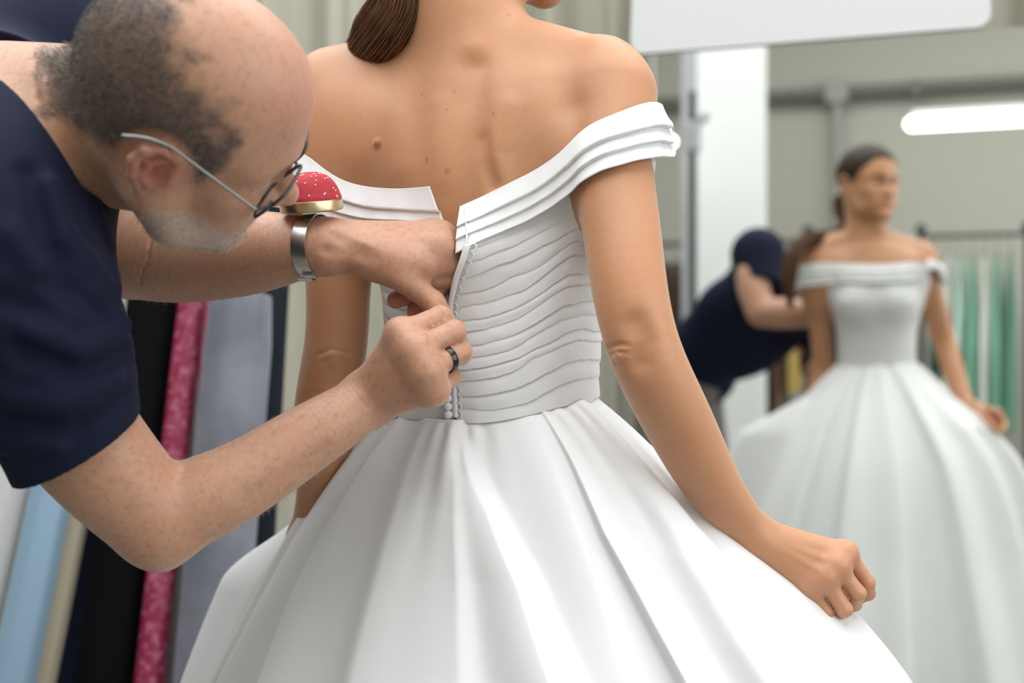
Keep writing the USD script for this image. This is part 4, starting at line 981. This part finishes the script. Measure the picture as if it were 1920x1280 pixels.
cloth('cloth_white', (.55, .55, .54), .7); cloth('cloth_blue', (.22, .33, .43), .45, sheen=.25); cloth('cloth_cream', (.42, .37, .27), .6)
cloth('cloth_navy', (.009, .013, .035), .6, sheen=.02, spec=.2); cloth('cloth_black', (.003, .003, .0035), .9, sheen=.0, spec=.08); cloth('cloth_charcoal', (.008, .011, .018), .7, sheen=.0, spec=.15)
mottled('cloth_grey_velvet', (.105, .108, .132), (.165, .168, .20), 9.0, .6, bump=(30., .25, .004), sheen_weight=.3, sheen_tint=(.85, .88, 1))
mottled('cloth_crimson', (.22, .010, .045), (.37, .10, .155), 75.0, .4, .45, .66, bump=(160., .5, .002), detail=5.0)
mottled('cloth_magenta', (.40, .012, .075), (.46, .03, .10), 30.0, .5)
roll('fabric_roll', 'white fabric roll at the far left edge, left of the pale blue roll', 'cloth_white', Q(18, 965, 2.48), Q(-55, 1280, 2.42), .036, 1.02)
roll('fabric_roll', 'pale blue satin fabric roll below the dark sleeve', 'cloth_blue', Q(85, 985, 2.40), Q(24, 1280, 2.34), .036, 1.02)
roll('fabric_roll', 'cream fabric roll between the pale blue roll and the dark navy one', 'cloth_cream', Q(133, 1000, 2.46), Q(76, 1280, 2.40), .0245, 1.02)
roll('fabric_roll', 'dark navy fabric roll between the cream roll and the black one', 'cloth_navy', Q(170, 1024, 2.53), Q(128, 1280, 2.48), .0255, .98)
roll('fabric_roll', 'black fabric roll to the left of the crimson sequinned roll', 'cloth_black', Q(283, 600, 2.54), Q(197, 1280, 2.40), .047, 1.34)
roll('fabric_roll', 'crimson sequinned fabric roll beside the grey velvet roll', 'cloth_crimson', Q(360, 574, 2.52), Q(278, 1280, 2.38), .0245, 1.27)
roll('fabric_roll', 'plain magenta fabric roll whose top shows under the chin of the man in navy', 'cloth_magenta', Q(405, 385, 2.72), Q(330, 1280, 2.56), .028, 1.52)
roll('fabric_roll', 'thick grey velvet fabric roll behind the forearm', 'cloth_grey_velvet', Q(450, 554, 2.50), Q(394, 1280, 2.38), .0585, 1.212)
cloth('cloth_pale_grey', (.34, .35, .34), .6)
roll('fabric_roll', 'thin pale grey fabric roll between the crimson roll and the grey velvet one', 'cloth_pale_grey', Q(338, 1065, 2.49), Q(326, 1280, 2.45), .014, 1.12)
roll('fabric_roll', 'white fabric roll standing behind the grey velvet roll', 'cloth_white', Q(466, 385, 2.74), Q(407, 1280, 2.58), .0275, 1.50)
roll('fabric_roll', 'narrow charcoal fabric roll just left of the arm of the bride', 'cloth_charcoal', Q(516, 560, 2.61), Q(474, 1280, 2.50), .024, 1.49)
# curtain in soft folds behind the mirror
cloth('curtain_linen', (.40, .385, .31), .8, 900., .2, .1)
nc, nz_ = 900, 12
tt = np.linspace(-2.62, 1.2, nc)
wav = .050 * np.sin(tt * 31 + 1.3 * np.sin(tt * 5.1)) + .018 * np.sin(tt * 67 + 2.0)
Pc = np.stack([np.stack([TAN * t + NRM * (3.50 + w * (1 - .25 * k)) + UP * (3.35 - 3.33 * k) for k in np.linspace(0, 1, nz_)]) for t, w in zip(tt, wav)])
vv, ff, nn = thicken(Pc, False, .0015)
curtain = thing('curtain', 'olive beige curtain in soft folds behind the bride and the mirror', 'curtain')
obj('cloth', (vv, ff), 'curtain_linen', curtain, smooth=True)
rt = tube([room(-2.7, 3.52, 3.38), room(1.3, 3.52, 3.38)], .016, 12); obj('rail', rt, 'steel', curtain, smooth=40)
# white board standing on the mirror's upper edge
from shapely.geometry import Polygon
def prism(poly, depth, n_at):
    m = trimesh.creation.extrude_polygon(poly, depth); T_ = np.eye(4); T_[:3, :3] = np.array([TAN, UP, -NRM]).T; T_[:3, 3] = NRM * n_at; m.apply_transform(T_); return m
bp = Polygon([(-.955, 1.790), (-.166, 1.790), (-.190, 2.45), (-.93, 2.45)]).buffer(-.03).buffer(.03, 12)
plain('board_white', (.58, .58, .575), .6)
board = thing('white_board', 'plain white board standing on the upper edge of the mirror', 'board')
obj('panel', prism(bp, .022, MIR + .025), 'board_white', board, smooth=30)
# ---------------------------------------------------------------- what the mirror shows of the room behind the camera
def VR(px, py, d):
    p = Q(px, py, d); return p - 2 * (NRM @ p - MIR) * NRM
def tn(p): return TAN @ p, NRM @ p
plain('column_paint', (.70, .71, .70), .7); plain('pipe_grey', (.13, .13, .115), .5); plain('steel_dark', (.035, .035, .038), .45); plain('clamp_grey', (.34, .34, .36), .4)
t_, n_ = tn(VR(1377, 640, 7.5))
tag(obj('trim', rbox(t_ - .208, t_ + .160, n_ - .06, n_, 0, ZT, .008), 'column_paint'), 'square white column seen in the mirror left of the reflected bride', None, None, 'structure')
plain('upright_grey', (.36, .36, .375), .6)
t0_, n0_ = tn(VR(1294, 640, 7.6))
tag(obj('trim', rbox(t0_ - .05, t0_ + .045, n0_ - .05, n0_, 0, ZT, .006), 'upright_grey'), 'narrow grey upright beside the white column in the mirror', None, None, 'structure')
# conduit and riser on the back wall
pipe = thing('conduit_pipe', 'grey conduit pipe running along the back wall in the mirror', 'pipe')
nP = N0 + .07
obj('run', tube([room(-4.5, nP, 2.66), room(.6, nP, 2.66)], .042, 16), 'pipe_grey', pipe, smooth=40)
t1_, _ = tn(VR(1573, 300, 8.85))
plain('riser_grey', (.30, .305, .27), .6)
obj('riser', tube([room(t1_, nP, 2.66), room(t1_, nP, .3)], .030, 16), 'riser_grey', pipe, smooth=40)
obj('junction_box', rbox(t1_ - .07, t1_ + .07, nP - .05, nP + .05, 2.60, 2.74, .01), 'riser_grey', pipe, smooth=30)
for q in np.arange(-4.2, .5, 1.1): obj('bracket', rbox(q - .02, q + .02, N0 + .001, nP + .045, 2.61, 2.71), 'pipe_grey', pipe)
# tube lamps hung in a row
mat('tube_glow', {'e': ('emission', {'color': (1.0, .99, .97), 'strength': 9.0})}, [], 'e.emission')
plain('lamp_white', (.8, .8, .8), .4)
def tube_lamp(a, length, label):
    t = thing('tube_lamp', label, 'lamp', 'hanging tube lamps'); b = a + TAN * length
    s_ = np.linspace(0, 1, 12); e = np.r_[np.sqrt(np.clip(1 - (1 - s_[:5] * 0 - np.linspace(0, 1, 5)) ** 2, 0.02, 1)), [1, 1], np.sqrt(np.clip(1 - np.linspace(0, 1, 5) ** 2, .02, 1))]
    at = np.r_[np.linspace(0, .034, 5), [length * .33, length * .66], length - .034 + np.linspace(0, .034, 5)]
    obj('diffuser', tube(np.array([a + TAN * x for x in at]), .031 * e, 20), 'tube_glow', t, smooth=60)
    obj('housing', box((length - .06, .03, .022), (a + b) / 2 + UP * .048, ROT, .004), 'lamp_white', t)
    for x in (length - .12,): obj('cable', tube([a + TAN * x + UP * .055, V(*(a + TAN * x)[:2], ZT)], .003, 6), 'lamp_white', t)
tube_lamp(VR(1697, 233, 6.5), 1.25, 'glowing tube lamp above the reflected bride, upper right of the mirror')
tube_lamp(VR(1268, 265, 7.1) - TAN * 1.25, 1.25, 'glowing tube lamp mostly hidden by the shoulder band, only its end showing in the mirror')
# dark upright with a clamp, in front of the column
t2_, n2_ = tn(VR(1299, 640, 7.0))
post = thing('light_stand', 'dark upright stand with a grey clamp beside the white column in the mirror', 'stand')
obj('pole', tube([room(t2_, n2_, .02), room(t2_, n2_, 2.36)], .020, 16), 'steel_dark', post, smooth=40)
zc_ = ZC + (640 - 255) / FPX * 7.0
obj('clamp', rbox(t2_ - .035, t2_ + .035, n2_ - .035, n2_ + .035, zc_ - .08, zc_ + .07, .01), 'clamp_grey', post)
obj('knob', tube([room(t2_ + .03, n2_, zc_ + .07), room(t2_ + .075, n2_, zc_ + .10)], .022, 12), 'clamp_grey', post)
for k in range(3):
    a_ = k * 2.094 + .4; obj('foot', tube([room(t2_, n2_, .28), room(t2_ + .38 * math.cos(a_), n2_ + .38 * math.sin(a_), .015)], .012, 8), 'steel_dark', post, smooth=40)
# clothes rails with garments
def rack(label, ta, tb, n, z, posts_z):
    t = thing('clothes_rail', label, 'clothes rail')
    obj('rail', tube([room(ta - .05, n, z), room(tb + .05, n, z)], .013, 12), 'steel_dark', t, smooth=40)
    for x in (ta - .05, tb + .05):
        obj('upright', tube([room(x, n, .03), room(x, n, posts_z)], .016, 12), 'steel_dark', t, smooth=40)
        obj('foot', tube([room(x, n - .28, .02), room(x, n + .28, .02)], .018, 10), 'steel_dark', t, smooth=40)
        s = trimesh.creation.icosphere(2, .032); s.apply_translation(room(x, n, posts_z + .01)); obj('finial', s, 'steel_dark', t, smooth=True)
gr = np.random.default_rng(21)
def garment(label, mt, t, n, z, length, wid, thick, group):
    g = thing('hanging_dress', label, 'dress', group); ns_, na = 22, 48
    A = np.linspace(0, 2 * np.pi, na, endpoint=False); s0 = gr.uniform(0, 6)
    P_ = np.zeros((na, ns_, 3))
    for k, s in enumerate(np.linspace(0, 1, ns_)):
        w = wid * (.06 + .94 * min(1, s / .07) ** .7) * (.86 - .22 * math.sin(math.pi * min(1, s / .55)) + .50 * max(0, s - .45)); th_ = thick * (.35 + .65 * min(1, s * 4))
        x = np.cos(A) * w; y = np.sin(A) * th_ + .5 * thick * min(1, 3 * s) * np.sin(x * 40 + s0) + .25 * thick * s * np.sin(A * 9 + s0)
        P_[:, k] = np.array([TAN * (t + b_) + NRM * (n + a_) + UP * (z - .10 - s * length) for a_, b_ in zip(x, y)])
    vv, ff, _ = thicken(P_[::-1], True, .001)
    obj('cloth', (vv, ff), mt, g, smooth=True)
    hk = [room(t, n, z - .10) + NRM * 0, room(t, n, z - .03), room(t, n + .018, z - .005), room(t, n + .012, z + .018), room(t, n - .012, z + .018)]
    obj('hanger', cat([tube(spline(hk, 16), .0018, 6), tube([room(t, n - wid * .8, z - .135), room(t, n, z - .095), room(t, n + wid * .8, z - .135)], .005, 8)]), 'steel_dark', g, smooth=40)
for nm, c in (('mint', (.20, .46, .33)), ('pale_mint', (.50, .68, .58)), ('green', (.08, .24, .16)), ('deep_green', (.02, .075, .05)), ('ivory', (.75, .74, .68)), ('mustard', (.42, .28, .06)), ('brown', (.14, .075, .04)), ('ink', (.02, .022, .03)), ('grey', (.3, .3, .3))):
    cloth('dress_' + nm, c, .6, 1200., .15, .2, .15)
ta_, na_ = tn(VR(1772, 640, 8.0)); tb_, _ = tn(VR(1955, 640, 7.75))
zr = ZC + (640 - 440) / FPX * 7.9
rack('dark clothes rail of white and green dresses at the right of the mirror', ta_ - .08, tb_ - .13, na_, zr, zr + .03)
seq = ['deep_green', 'ivory', 'pale_mint', 'mint', 'ivory', 'mint', 'green']
words = ['deep green', 'ivory', 'pale mint', 'mint green', 'ivory', 'mint green', 'mid green']
ordn = ['first', 'second', 'third', 'fourth', 'fifth', 'sixth', 'seventh', 'eighth', 'ninth', 'tenth', 'eleventh', 'twelfth', 'thirteenth', 'fourteenth']
for k, c in enumerate(seq):
    t = ta_ - .05 + (tb_ - ta_ - .12) * k / (len(seq) - 1)
    garment(f'{words[k]} dress on the right-hand rail in the mirror, {ordn[k]} from the left', 'dress_' + c, t, na_, zr, gr.uniform(.85, 1.0), gr.uniform(.19, .23), .019, 'dresses on the right-hand rail')
tc_, nc_ = tn(VR(1215, 640, 8.4)); td_, _ = tn(VR(1500, 640, 8.1))
zl_ = ZC + (640 - 455) / FPX * 8.2
rack('dark clothes rail of brown and black garments behind the column in the mirror', tc_, td_, nc_, zl_, zl_ + .05)
seq2 = ['mustard', 'ink', 'brown', 'ink', 'grey', 'ivory', 'ink', 'brown', 'ink', 'mustard', 'ink', 'brown', 'mustard']
words2 = ['mustard', 'black', 'brown', 'black', 'grey', 'ivory', 'black', 'brown', 'black', 'mustard', 'black', 'brown', 'mustard']
for k, c in enumerate(seq2):
    garment(f'{words2[k]} garment on the rail behind the column in the mirror, {ordn[k]} from the left', 'dress_' + c, tc_ + .03 + (td_ - tc_ - .06) * k / (len(seq2) - 1), nc_, zl_, gr.uniform(.75, .95), gr.uniform(.17, .21), .019, 'garments on the rail behind the column')
# the window of the right wall
win = tag(UsdGeom.Xform.Define(stage, numbered('window_1', '/World')), 'tall window in the right-hand wall that lets the daylight in', None, None, 'structure')
fr = [rbox(T1, T1 + .08, -2.05, 2.65, .8, .86), rbox(T1, T1 + .08, -2.05, 2.65, 3.04, 3.1)] + [rbox(T1, T1 + .08, q - .03, q + .03, .8, 3.1) for q in (-2.02, -.9, .3, 1.5, 2.62)]
obj('frame', cat(fr), 'white_paint', win)
